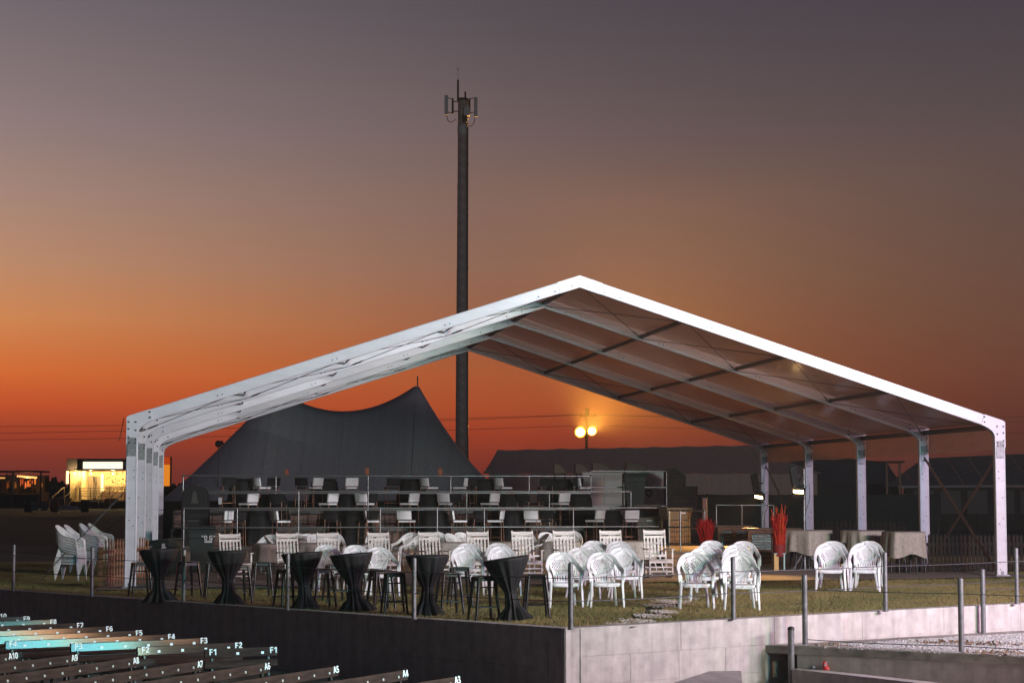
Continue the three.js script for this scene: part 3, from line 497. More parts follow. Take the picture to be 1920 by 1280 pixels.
// ---------------------------------------------------------------- rocking chairs
const rocker0 = thing('rocking_chair', '', 'rocking chair');
{
  const t = rocker0, w = mat.whiteWood;
  for (const s of [-1, 1]) {
    part('rocker', sweep([V(s * 0.26, 0.11, -0.5), V(s * 0.26, 0.035, -0.25), V(s * 0.26, 0.02, 0), V(s * 0.26, 0.035, 0.25), V(s * 0.26, 0.085, 0.42)], 0.035, 0.05, V(1, 0, 0), 14), w, t);
    part('back_post', bar(V(s * 0.25, 0.05, -0.19), V(s * 0.25, 1.1, -0.4), 0.04, 0.042, V(0, 0, 1), 0.008), w, t);
    part('front_post', bar(V(s * 0.27, 0.05, 0.27), V(s * 0.27, 0.64, 0.27), 0.042, 0.042, V(0, 0, 1), 0.008), w, t);
    part('armrest', bar(V(s * 0.275, 0.655, 0.33), V(s * 0.265, 0.65, -0.33), 0.085, 0.024, V(0, 1, 0), 0.008), w, t);
    part('stretcher', [bar(V(s * 0.265, 0.2, -0.23), V(s * 0.27, 0.2, 0.27), 0.025, 0.03), bar(V(s * 0.262, 0.34, -0.25), V(s * 0.27, 0.34, 0.27), 0.022, 0.05)], w, t);
  }
  const bk = (y) => -0.19 - 0.21 * (y - 0.05) / 1.05;
  part('top_rail', bx(0.5, 0.1, 0.026, 0, 1.03, bk(1.03), 0.006), w, t);
  part('back_rail', bx(0.48, 0.055, 0.022, 0, 0.93, bk(0.93), 0.005), w, t);
  part('back_rail', bx(0.48, 0.06, 0.024, 0, 0.49, bk(0.49), 0.005), w, t);
  for (let i = -2; i <= 2; i++) part('back_slat', bar(V(i * 0.083, 0.5, bk(0.5) + 0.012), V(i * 0.083, 0.94, bk(0.94) + 0.012), 0.048, 0.012, V(0, 0, 1), 0.003), w, t);
  for (let i = 0; i < 6; i++) part('seat_slat', bx(0.52, 0.018, 0.078, 0, 0.415 - i * 0.004 + (i === 5 ? 0 : 0), 0.27 - i * 0.088, 0.005), w, t);
  part('seat_rail', bx(0.5, 0.075, 0.03, 0, 0.37, 0.275, 0.006), w, t);
  for (const [y, z] of [[0.24, 0.27], [0.14, 0.27], [0.22, -0.22]]) part('stretcher', bx(0.5, 0.035, 0.024, 0, y, z, 0.005), w, t);
}
const ordn = ['first', 'second', 'third', 'fourth', 'fifth', 'sixth', 'seventh', 'eighth', 'ninth', 'tenth'];
[[444, 1091], [550, 1090], [626, 1089], [720, 1088], [815, 1086], [904, 1085], [988, 1083], [1065, 1082], [1152, 1081], [1233, 1079]].forEach(([px, py], i) => {
  const D = 45.6 + 0.1 * i, p = loc((px - 960) / F * D, D); p.y = floorY(p.x); if (p.z > 0.5) p.y -= 0.03;
  const turn = toCam(p) + 0.42 - 0.02 * i + rr(-0.04, 0.04), lb = `white slatted rocking chair, ${ordn[i]} from the left in the row under the tent edge`;
  if (!i) { rocker0.position.copy(p); rocker0.rotation.y = turn; rocker0.userData.label = lb; rocker0.userData.group = 'white rocking chairs in a row'; }
  else copyOf(rocker0, p, turn, lb);
});

// ---------------------------------------------------------------- tables inside the tent
function drape(rt, rb, h, folds, amp, sd, sq = 0) {
  return grid(72, 14, (u, v) => {
    const a = u * 2 * Math.PI, k = sq ? 1 / Math.max(Math.abs(Math.cos(a)), Math.abs(Math.sin(a))) ** sq : 1;
    if (v < 0.12) { const r = rt * v / 0.12; return V(Math.cos(a) * r * k, h, Math.sin(a) * r * k); }
    const q = (v - 0.12) / 0.88, f = Math.sin(a * folds + sd + 0.6 * Math.sin(a * 3 + sd)) * 0.7 + Math.sin(a * (folds * 1.7 | 0) + sd * 2) * 0.3;
    const r = rt + (rb - rt) * q ** 0.8 + amp * f * Math.min(1, q * 2.2);
    return V(Math.cos(a) * r * k, h - (q < 0.08 ? q * 0.1 : q) * (h - (sq ? 0.42 + 0.05 * Math.cos(4 * a) : 0.3)), Math.sin(a) * r * k);
  });
}
function clothTable(p, r, h, sd, label, sq, group) {
  const t = thing('cloth_table', label, 'table', p, sd, group);
  part('tablecloth', drape(r, r * 1.12, h, 9, 0.035, sd, sq), mat.tanCloth, t);
  part('table_top', mv(new THREE.CylinderGeometry(r * 0.98, r * 0.98, 0.03, 24), 0, h - 0.025, 0), mat.darkSteel, t);
  for (const s of [-1, 1]) for (const q of [-1, 1]) part('leg', cyl(V(s * r * 0.55, 0, q * r * 0.55), V(s * r * 0.45, h - 0.03, q * r * 0.45), 0.016, 0.016, 8), mat.darkSteel, t);
  return t;
}
[[512, 1016, 'tan cloth round table between the first and second rocking chairs'], [590, 1019, 'tan cloth round table between the second and third rocking chairs'], [845, 1013, 'tan cloth round table between the fifth and sixth rocking chairs'], [948, 1014, 'tan cloth round table between the sixth and seventh rocking chairs'], [1050, 1014, 'tan cloth round table behind the eighth rocking chair'], [1188, 1012, 'tan cloth round table between the ninth and tenth rocking chairs']].forEach(([px, py, lb], i) => {
  const p = A(px, py, 49.6); p.y = floorY(p.x); clothTable(p, 0.5, 0.76, 0.7 + i, lb, 0, 'cloth covered round tables');
});
const barT = [[1513, 1000, 50, 'wide tan cloth tall table behind the light stand'], [1618, 1002, 49, 'tan cloth tall table behind the right chair pair'], [1695, 1004, 47.4, 'tan cloth tall table beside the second tent column, right of the others']];
barT.forEach(([px, py, D, lb], i) => { const p = A(px, py, D); p.y = floorY(p.x); clothTable(p, i ? 0.42 : 0.5, 1.0, 2.2 + i * 1.3, lb, 0.75, 'tall cloth covered tables at the right'); });

// ---------------------------------------------------------------- bar stools
const stool0 = thing('bar_stool', '', 'bar stool');
{
  const t = stool0, H = 0.7;
  part('seat', [new RoundedBoxGeometry(0.31, 0.035, 0.31, 3, 0.016).translate(0, H - 0.0175, 0), ...[0, 1, 2, 3].map(i => bx(0.27, 0.05, 0.012, 0, H - 0.05, 0.14).rotateY(i * Math.PI / 2))], mat.stool, t);
  for (const s of [-1, 1]) for (const q of [-1, 1]) {
    const a = V(s * 0.2, 0, q * 0.2), b = V(s * 0.135, H - 0.02, q * 0.135);
    part('leg', [orient(new THREE.CylinderGeometry(0.034, 0.022, a.distanceTo(b), 4, 1).rotateY(Math.PI / 4), a, b), cyl(a, a.clone().setY(0.02), 0.026, 0.026, 8)], mat.stool, t);
  }
  for (let i = 0; i < 4; i++) part('footrest', bx(0.35, 0.018, 0.012, 0, 0.21, 0.176).rotateY(i * Math.PI / 2), mat.stool, t);
  part('cross_brace', [bar(V(-0.15, 0.52, -0.15), V(0.15, 0.52, 0.15), 0.012, 0.018), bar(V(-0.15, 0.522, 0.15), V(0.15, 0.522, -0.15), 0.012, 0.018)], mat.stool, t);
}
let stoolN = 0;
function stool(p, turn, label, group) { if (!stoolN++) { stool0.position.copy(p); stool0.rotation.y = turn; stool0.userData.label = label; stool0.userData.group = group; } else copyOf(stool0, p, turn, label, group); }
[[262, 1120, 0.2, 'left of the leftmost black table'], [352, 1118, 0.5, 'right of the leftmost black table'], [402, 1122, 0.1, 'mostly hidden behind the second black table on its left'], [447, 1130, 0.35, 'right of the second black table, nearer one'], [489, 1120, 0.2, 'right of the second black table, farther pale edged one'], [539, 1140, 0.4, 'left of the third black table beside a steel post'], [604, 1140, 0.3, 'right of the third black table, nearer one'], [628, 1128, 0.25, 'right of the third black table, farther one'],
 [690, 1140, 0.3, 'right under the fourth black table'], [714, 1143, 0.35, 'left one of two between the fourth and fifth black tables'], [739, 1151, 0.15, 'right one of two between the fourth and fifth black tables'], [842, 1150, 0.3, 'nearer left one of the group right of the fifth black table'], [862, 1136, 0.2, 'farther one of the group right of the fifth black table'], [907, 1162, 0.35, 'nearest one left of the rightmost black table'], [1005, 1157, 0.12, 'right of the rightmost black table']].forEach(([px, py, tr, lb]) => { const p = L(px, py); stool(p, toCam(p) + tr, 'black metal bar stool ' + lb, 'black metal bar stools on the lawn'); });
[[1500, 1068, 'under the wide tan table, left one'], [1530, 1066, 'under the wide tan table, right one'], [1590, 1070, 'left of the middle tall tan table'], [1680, 1074, 'under the right tall tan table, left one'], [1716, 1073, 'under the right tall tan table, right one']].forEach(([px, py, lb]) => { const p = L(px, py, 0.03); stool(p, toCam(p) + 0.4, 'dark metal bar stool ' + lb, 'dark bar stools by the tall tan tables'); });

// ---------------------------------------------------------------- black cloth cocktail tables
function cocktail(sd, tiltDeg) {
  const prof = [[0, 1.0, 0], [0.3, 1.0, 0], [0.362, 0.998, 0], [0.372, 0.985, 0.002], [0.366, 0.96, 0.006], [0.33, 0.88, 0.014], [0.27, 0.77, 0.02], [0.205, 0.66, 0.022], [0.15, 0.57, 0.02], [0.11, 0.49, 0.015], [0.092, 0.44, 0.01], [0.1, 0.38, 0.014], [0.105, 0.3, 0.02], [0.115, 0.22, 0.026], [0.16, 0.17, 0.034], [0.2, 0.1, 0.045], [0.24, 0.03, 0.06], [0.27, 0.0, 0.07]];
  return grid(96, prof.length - 1, (u, v) => {
    const i = Math.min(prof.length - 1, Math.round(v * (prof.length - 1))), [r, y, a] = prof[i], th = u * 2 * Math.PI;
    const f = Math.sin(th * 11 + sd + 0.8 * Math.sin(th * 2 + sd)) * 0.6 + Math.sin(th * 17 + sd * 3 + i * 0.05) * 0.4, lump = i > 13 ? 0.16 * Math.sin(th * 2 + sd * 2) + 0.1 * Math.sin(th * 5 + sd) : 0;
    const R = Math.max(0, r * (1 + lump) + a * f), yy = y + (i > 13 && i < prof.length - 1 ? 0.02 * Math.sin(th * 4 + sd) : 0);
    return V(Math.cos(th) * R + (y < 0.5 ? 0.03 * Math.sin(y * 9 + sd) * (0.5 - y) : 0), yy, Math.sin(th) * R);
  });
}
[[298, 1128, 2], [427, 1134, 2], [570, 1142, 4], [664, 1146, 5], [802, 1153, 1], [960, 1163, 8]].forEach(([px, py, tilt], i) => {
  const p = L(px, py), t = thing('cocktail_table', ['black cloth cocktail table, leftmost of six, in front of the tipped bin', 'black cloth cocktail table, second from the left, before the first rocking chair', 'black cloth cocktail table, third from the left, right of a steel post', 'black cloth cocktail table, fourth from the left, with a twisted stem', 'black cloth cocktail table, fifth from the left, behind a steel post', 'black cloth cocktail table, rightmost of six, tilted, by the wall corner'][i], 'cocktail table', p, YAW, 'cocktail tables tied in black cloth');
  const c = part('tablecloth', cocktail(1.3 + i * 1.9, 0), mat.blackCloth, t);
  part('tie_band', mv(new THREE.TorusGeometry(0.097, 0.012, 6, 20).rotateX(Math.PI / 2), 0, 0.44, 0), mat.blackCloth, t);
  part('table_top', mv(new THREE.CylinderGeometry(0.36, 0.36, 0.025, 28), 0, 0.982, 0), mat.black, t);
  const tl = tilt * Math.PI / 180; t.children.forEach(o => { o.rotation.z = tl; o.position.x = Math.sin(tl) * 0.3; });
});

// ---------------------------------------------------------------- posts with cables
function cableFence(label, spots, h, r, rope) {
  const t = thing('cable_fence', label, 'fence');
  const ps = spots.map(([p, hh]) => { part('post', [cyl(p.clone(), p.clone().setY(p.y + (hh || h) - 0.02), r, r, 14), mv(new THREE.SphereGeometry(r * 1.04, 14, 6, 0, 6.29, 0, Math.PI / 2).scale(1, 0.6, 1), p.x, p.y + (hh || h) - 0.022, p.z), cyl(p.clone(), p.clone().setY(p.y + 0.012), r * 1.5, r * 1.5, 14)], mat.post, t); return p; });
  for (let i = 0; i < ps.length - 1; i++) rope.forEach((f, k) => {
    const a = ps[i].clone().setY(ps[i].y + h * f), b = ps[i + 1].clone().setY(ps[i + 1].y + h * f), m = a.clone().lerp(b, 0.5); m.y -= 0.02 + 0.012 * k;
    part('cable', new THREE.TubeGeometry(new THREE.QuadraticBezierCurve3(a, m, b), 12, 0.007, 5), mat.cable, t);
  });
  return t;
}
const onL = (px, py) => { const p = L(px, py, 0.03); return p; };
{
  const out = V(0, 0, 0).addScaledVector(wallLeft.n, -0.12), outR = V(0, 0, 0).addScaledVector(wallRight.n, -0.12);
  const lp = [[-150, 1098], [14, 1108], [161, 1118], [333, 1129], [528, 1144], [765, 1161], [1059, 1181]].map(([x, y]) => [onL(x, y).add(out)]);
  cableFence('steel posts with two cables along the top of the dark wall', lp, 0.98, 0.037, [0.76, 0.42]);
  const rp = [[1059, 1181], [1385, 1162], [1671, 1147], [1918, 1133], [2150, 1122]].map(([x, y], i) => [i ? onL(x, y).add(outR) : lp[6][0].clone().addScaledVector(wallRight.d, 0.12)]).slice(1);
  const f = cableFence('steel posts with two cables along the top of the pale wall', [[lp[6][0].clone()], ...rp], 0.98, 0.037, [0.76, 0.42]);
  f.remove(f.children[0]);
  const tp = [[1512, 1211], [1806, 1224], [2140, 1238]].map(([x, y]) => [G(x, y, TY).addScaledVector(V(0, 0, -1), 0.05)]);
  cableFence('dark purple lit steel posts with cables on the terrace edge', tp, 1.12, 0.044, [0.79, 0.09]);
  cableFence('single steel post with a rope at the foot of the pale wall, beyond the gravel', [[G(1845, 1187, TY)], [G(2100, 1172, TY)]], 1.1, 0.043, [0.68]);
  const sp = thing('short_post', 'short dark steel post standing at the end of the low terrace wall', 'post', G(1486, 1256, SY - 0.02).addScaledVector(FWD, 0.1));
  part('post_tube', cyl(V(0, -0.3, 0), V(0, 0.63, 0), 0.052, 0.052, 16), mat.post, sp); part('cap', [mv(new THREE.CylinderGeometry(0.056, 0.056, 0.03, 16), 0, 0.63, 0), mv(new THREE.SphereGeometry(0.055, 14, 6, 0, 6.29, 0, 1.57).scale(1, 0.5, 1), 0, 0.645, 0)], mat.darkSteel, sp);
  const cp = G(1548, 1256, SY), ct = thing('paper_carton', 'crumpled red paper carton lying on the low terrace wall', 'carton', V(cp.x, SY + 0.001, cp.z), 0.5);
  part('carton_body', new THREE.CylinderGeometry(0.03, 0.075, 0.13, 4, 1).rotateZ(0.35).translate(0, 0.07, 0), M(0.5, 0.01, 0.015, 0.6), ct); part('flap', bar(V(0.01, 0.13, 0.02), V(-0.06, 0.07, 0.05), 0.03, 0.004), mat.white, ct);
  const cu = G(1531, 1254, SY); for (const [dx, lb] of [[-0.05, 'small white paper cup lying left of the red carton, outer one'], [0.06, 'small white paper cup lying left of the red carton, inner one']]) { const k = thing('paper_cup', lb, 'cup', V(cu.x + dx, SY + 0.025, cu.z), 0.4); part('cup_wall', new THREE.CylinderGeometry(0.025, 0.018, 0.06, 12, 1, true).rotateZ(1.5), mat.white, k); part('cup_base', new THREE.CylinderGeometry(0.018, 0.018, 0.003, 12).rotateZ(1.5).translate(0.03, 0, 0), mat.white, k); }
}

// ---------------------------------------------------------------- numbered bench rows
function bench(mark, r, l, both, lean, dim) {
  const mid = l.clone().lerp(r, 0.5), len = l.distanceTo(r), dx = r.clone().sub(l), turn = Math.atan2(-dx.z, dx.x);
  const t = thing('bench', `dark plank bench with row mark ${mark} on its backrest`, 'bench', V(mid.x, -1.06, mid.z), turn, 'numbered bench rows');
  const H = mid.y + 1.06, h = 0.125;
  const b = part('backrest', [new RoundedBoxGeometry(len, h, 0.035, 2, 0.01).rotateX(-lean).translate(0, H - h / 2, 0)], mat.board, t);
  part('backrest_plank', [new RoundedBoxGeometry(len, 0.1, 0.035, 2, 0.01).rotateX(-lean * 0.6).translate(0, H - h - 0.09, 0.02)], mat.board, t);
  for (const q of [0, 1, 2]) part('seat_plank', new RoundedBoxGeometry(len, 0.035, 0.11, 2, 0.008).translate(0, H - 0.4, 0.12 + q * 0.125), mat.board, t);
  const nl = Math.max(2, Math.round(len / 1.5) + 1);
  for (let i = 0; i < nl; i++) { const x = -len / 2 + 0.12 + (len - 0.24) * i / (nl - 1); part('leg', [bar(V(x, 0, 0.02), V(x, H - 0.06, -0.035), 0.035, 0.05, V(0, 0, 1), 0.006), bar(V(x, 0, 0.38), V(x, H - 0.42, 0.38), 0.035, 0.05, V(0, 0, 1), 0.006), bar(V(x, H - 0.44, -0.01), V(x, H - 0.44, 0.42), 0.035, 0.04)], mat.darkSteel, t); }
  const sd = new THREE.Matrix4().makeRotationX(-lean), put = (g, x, y) => g.translate(x, y, 0.019).applyMatrix4(sd).translate(0, H - h / 2, 0);
  const xs = both ? [len / 2 - 0.06, -len / 2 + 0.12] : [len / 2 - 0.06];
  for (const x of xs) part('row_mark', put(text(mark, 0.082), x, 0.02), mat.plate, b);
  for (let x = len / 2 - 0.22; x > -len / 2 + (both ? 0.26 : 0.1); x -= 0.36) part('seat_plate', put(new RoundedBoxGeometry(both || mark[0] === 'F' ? 0.042 : 0.034, both || mark[0] === 'F' ? 0.036 : 0.03, 0.004, 1, 0.001), x, -0.012), mark[0] === 'F' ? mat.plate : mat.plateDim, b);
}
const BY = -0.13;
const FR = [['F1', 519, 1212, 382, 1217, 1], ['F2', 453, 1203.5, 256, 1212.9, 1], ['F3', 388, 1195, 131, 1206.3, 1], ['F4', 327, 1188, 8, 1202, 1], ['F5', 266, 1181, -120, 1197.6, 0], ['F6', 210, 1173.5, -240, 1192, 0], ['F7', 155, 1167, -330, 1187.4, 0], ['F8', 105, 1160.5, -420, 1179, 0], ['F9', 55, 1155, -480, 1172, 0], ['F10', 8, 1150, -540, 1165, 0]];
for (const [m, x1, y1, x0, y0, both] of FR) bench(m, G(x1, y1, BY), G(x0, y0, BY), both, 0.14);
const AR = [['A3', 860, 1267, 0.16], ['A4', 762, 1255, 0.158], ['A5', 632, 1248, 0.155], ['A6', 503, 1242, 0.152], ['A7', 377, 1238, 0.148], ['A8', 257, 1231.5, 0.135], ['A9', 142, 1226.5, 0.122], ['A10', 27, 1223, 0.118]];
for (const [m, x1, y1, s] of AR) bench(m, G(x1, y1, BY), G(x1 - 430, y1 + 430 * s, BY), 0, 0.14);

// ---------------------------------------------------------------- tiered platform at the back of the tent
const TIER = [{ z: -14.2, y: 0.45, x0: -9.4, x1: 6.0 }, { z: -16.6, y: 0.95, x0: -9.4, x1: 5.2 }, { z: -19.0, y: 1.45, x0: -9.4, x1: 3.6 }];
const tierName = ['lowest', 'middle', 'top'];
TIER.forEach((T, i) => {
  const t = thing('seating_riser', `${tierName[i]} step of the tiered platform with board front`, 'platform', V(0, 0, 0), 0, 'tiered platform steps');
  const z1 = i < 2 ? TIER[i + 1].z : T.z - 2.6;
  for (let x = T.x0; x < T.x1 - 0.1; x += 1.22) part('deck_panel', bx(Math.min(1.215, T.x1 - x), 0.05, T.z - z1 - 0.01, x + 0.61, T.y - 0.025, (T.z + z1) / 2, 0.006), mat.deck, t);
  part('deck_edge', bx(T.x1 - T.x0, 0.1, 0.05, (T.x0 + T.x1) / 2, T.y - 0.06, T.z + 0.03, 0.005), mat.darkSteel, t);
  const yb = i ? TIER[i - 1].y : 0.0;
  for (let x = T.x0; x < T.x1 - 0.05; x += 0.3) part('board', bx(0.29, T.y - yb - 0.1, 0.02, x + 0.15, (T.y + yb - 0.1) / 2, T.z - 0.06 + rr(-0.005, 0.005), 0.003), mat.skirt, t);
  for (let x = T.x0; x <= T.x1; x += 2.4) part('leg', bx(0.06, T.y, 0.06, x, T.y / 2, T.z + 0.0, 0.005), mat.darkSteel, t);
});
function railing(label, pts, mids, group, h = 1.08, r = 0.024, end = []) {
  const t = thing('guard_rail', label, 'railing', V(0, 0, 0), 0, group);
  pts.forEach((p, i) => part('rail_post', [cyl(p, p.clone().setY(p.y + h), r, r, 10), cyl(p, p.clone().setY(p.y + 0.012), r * 2, r * 2, 10)], mat.rail, t));
  const a = pts[0], b = pts[pts.length - 1];
  for (const m of mids) { const q = a.clone().setY(a.y + h * m), w = b.clone().setY(b.y + h * m); part('handrail', [cyl(q, w, r, r, 10), mv(new THREE.SphereGeometry(r * 1.5, 10, 8), w.x, w.y, w.z), mv(new THREE.SphereGeometry(r * 1.5, 10, 8), q.x, q.y, q.z)], mat.rail, t); }
  return t;
}
const atX = (px, z, y) => { const d = ray(px, 900), t = (z - CAM.z) / d.z; return V(CAM.x + d.x * t, y, z); };
const railX = [[345, 445, 560, 713, 820, 908, 1075, 1237], [345, 560, 690, 875, 1030, 1183], [343, 517, 690, 845, 992, 1108]];
TIER.forEach((T, i) => railing(`steel guard rail on the ${tierName[i]} platform step`, railX[i].map(px => atX(px, T.z - 0.05, T.y)), [1, 0.5], 'platform guard rails', [1.12, 1.1, 1.1][i]));
railing('steel guard rail at the back right of the top platform step', [[1108, -20.2], [1168, -20.2], [1250, -20.2]].map(([px, z]) => atX(px, z, 1.45)), [1, 0.58, 0.1], 'platform guard rails', 1.28);

// bar height chairs with low backs
function barChair(name, m, legM) {
  const t = thing(name, '', 'bar chair');
  part('seat', new RoundedBoxGeometry(0.42, 0.06, 0.42, 2, 0.02).translate(0, 0.72, 0.02), m, t);
  const g = new THREE.BoxGeometry(0.44, 0.26, 0.05, 8, 2, 1), p = g.attributes.position;
  for (let i = 0; i < p.count; i++) p.setZ(i, p.getZ(i) - 0.21 + p.getX(i) ** 2 * 0.9 - (p.getY(i) + 0.13) * 0.15);
  g.translate(0, 0.91, 0); g.computeVertexNormals(); part('backrest', g, m, t);
  for (const s of [-1, 1]) for (const q of [-1, 1]) part('leg', cyl(V(s * 0.21, 0, q * 0.21), V(s * 0.18, q < 0 ? 0.85 : 0.7, q * 0.18), 0.012, 0.012, 7), legM, t);
  part('footrest', [bar(V(-0.2, 0.24, 0.2), V(0.2, 0.24, 0.2), 0.014, 0.014), bar(V(-0.2, 0.24, -0.2), V(-0.2, 0.24, 0.2), 0.014, 0.014), bar(V(0.2, 0.24, -0.2), V(0.2, 0.24, 0.2), 0.014, 0.014)], legM, t);
  return t;
}
const wch0 = barChair('bar_chair', mat.resin, mat.copper), bch0 = barChair('bar_chair', mat.tableBlack, mat.copper);
let wN = 0, bN = 0;
function tierChair(white, px, i, dz, turn, label) {
  const T = TIER[i], p = atX(px, T.z - dz, T.y), root = white ? wch0 : bch0, first = white ? !wN++ : !bN++, g = white ? 'white bar chairs on the platform' : 'black bar chairs on the platform';
  if (first) { root.position.copy(p); root.rotation.y = turn; root.userData.label = label; root.userData.group = g; } else copyOf(root, p, turn, label, g);
}
const B = Math.PI + YAW; // facing away from the camera
const WCH = [[], [], []];
WCH[2] = [[490, -0.9], [588, 0.9], [655, 0.5], [804, -0.9], [866, 1.2], [943, -0.9], [1093, -1.2]];
WCH[1] = [[466, 0.9], [616, 0.9], [684, -0.6], [768, 0.9], [838, -0.6], [919, 0.9], [1051, 0.7]];
WCH[0] = [[428, 0.6], [527, -1.1], [698, -1.4], [762, -0.3], [860, -1.4], [930, 1.4], [1000, -0.4], [1116, 0.9], [1182, 0.2]];
const BCH = [[], [], []];
BCH[2] = [[427, 0.3], [508, 0.6], [570, -0.4], [735, 0.3], [880, 0.2], [1022, 0.3], [1076, 0.8]];
BCH[1] = [[522, -0.3], [694, 0.2], [848, 0.3], [985, -0.4], [1016, 0.4]];
BCH[0] = [[446, 0.3], [624, -0.2], [690, 0.8], [900, 0.1], [1028, -0.3], [1200, -0.5]];
for (let i = 0; i < 3; i++) {
  WCH[i].forEach(([px, t], k) => tierChair(true, px, i, 0.75, B + t, `white low backed bar chair, ${ordn[k]} white one from the left on the ${tierName[i]} platform step`));
  BCH[i].forEach(([px, t], k) => tierChair(false, px, i, 0.8 + 0.3 * (k % 2), B + t, `black low backed bar chair, ${ordn[k]} black one from the left on the ${tierName[i]} platform step`));
}
const TTB = [[488, 668, 815, 965, 1140], [512, 660, 806, 955, 1085], [455, 608, 772, 905, 1050]];
TTB.forEach((row, i) => row.forEach((px, k) => {
  const T = TIER[i], p = atX(px, T.z - 1.45, T.y), t = thing('bar_table', `tall black cloth table, ${ordn[k]} from the left on the ${tierName[i]} platform step`, 'bar table', p, k * 1.3 + i, 'black cloth tables on the platform');
  part('tablecloth', grid(56, 8, (u, v) => { const a = u * 6.2832; if (v < 0.15) return V(Math.cos(a) * 0.4 * v / 0.15, 1.02, Math.sin(a) * 0.4 * v / 0.15); const q = (v - 0.15) / 0.85, r = 0.4 + 0.12 * q + 0.04 * q * Math.sin(a * 9 + k) + 0.02 * q * Math.sin(a * 14 + i); return V(Math.cos(a) * r, 1.02 - q * 1.0, Math.sin(a) * r); }), mat.tableBlack, t);
  part('table_top', new THREE.CylinderGeometry(0.39, 0.39, 0.02, 24).translate(0, 1.005, 0), mat.black, t);
}));
// small orange boxes on the posts of the top rail
[[537, 885, 'leftmost of three on the top rail'], [688, 883, 'middle one of three on the top rail'], [825, 884, 'rightmost of three on the top rail']].forEach(([px, py, lb]) => { const p = A(px, py + 6, 62.2), t = thing('post_box', 'small orange box ' + lb, 'box', p, YAW, 'orange boxes on the top rail'); part('box_body', new RoundedBoxGeometry(0.12, 0.2, 0.12, 2, 0.012).translate(0, 0.09, 0), M(0.3, 0.1, 0.05, 0.7), t); part('box_lid', bx(0.13, 0.02, 0.13, 0, 0.2, 0, 0.005), M(0.2, 0.07, 0.04, 0.7), t); });
// tall black covered cabinet at the left end
{
  const p = atX(367, -16.2, 0.45), t = thing('covered_cabinet', 'tall black round topped covered cabinet at the left platform end', 'cabinet', p, YAW);
  const s = new THREE.Shape(); s.moveTo(-0.36, 0); s.lineTo(-0.36, 1.35); s.quadraticCurveTo(-0.34, 1.72, 0, 1.74); s.quadraticCurveTo(0.34, 1.72, 0.36, 1.35); s.lineTo(0.36, 0); s.closePath();
  part('cover', new THREE.ExtrudeGeometry(s, { depth: 0.5, bevelEnabled: true, bevelSize: 0.03, bevelThickness: 0.03, bevelSegments: 2 }).translate(0, 0, -0.25), mat.black, t);
  const c = new THREE.Shape(); c.moveTo(-0.1, 1.25); c.lineTo(-0.03, 1.6); c.lineTo(0.05, 1.6); c.lineTo(0.12, 1.25); c.closePath();
  part('window', new THREE.ExtrudeGeometry(c, { depth: 0.02, bevelEnabled: false }).translate(0, 0, 0.28), M(0.06, 0.06, 0.055, 0.4), t);
  part('seam', [bar(V(-0.2, 0.75, 0.29), V(-0.2, 1.12, 0.29), 0.02, 0.02), bar(V(-0.2, 0.74, 0.29), V(0.2, 0.74, 0.29), 0.02, 0.02), bar(V(0.1, 0.1, 0.29), V(0.1, 0.6, 0.29), 0.015, 0.015)], M(0.08, 0.07, 0.06, 0.5), t);
  part('handle', new THREE.TorusGeometry(0.07, 0.015, 6, 14, Math.PI).translate(0, 1.77, 0), mat.darkSteel, t);
  const n = A(412, 939, 60), q = thing('notice_card', 'small white notice card hanging on the left end of the platform', 'notice', n, YAW); part('card', bx(0.1, 0.2, 0.008), mat.white, q); part('print', [bx(0.06, 0.02, 0.003, 0, 0.05, 0.006), bx(0.06, 0.012, 0.003, 0, 0, 0.006), bx(0.05, 0.012, 0.003, 0, -0.04, 0.006)], M(0.2, 0.2, 0.2), q);
}

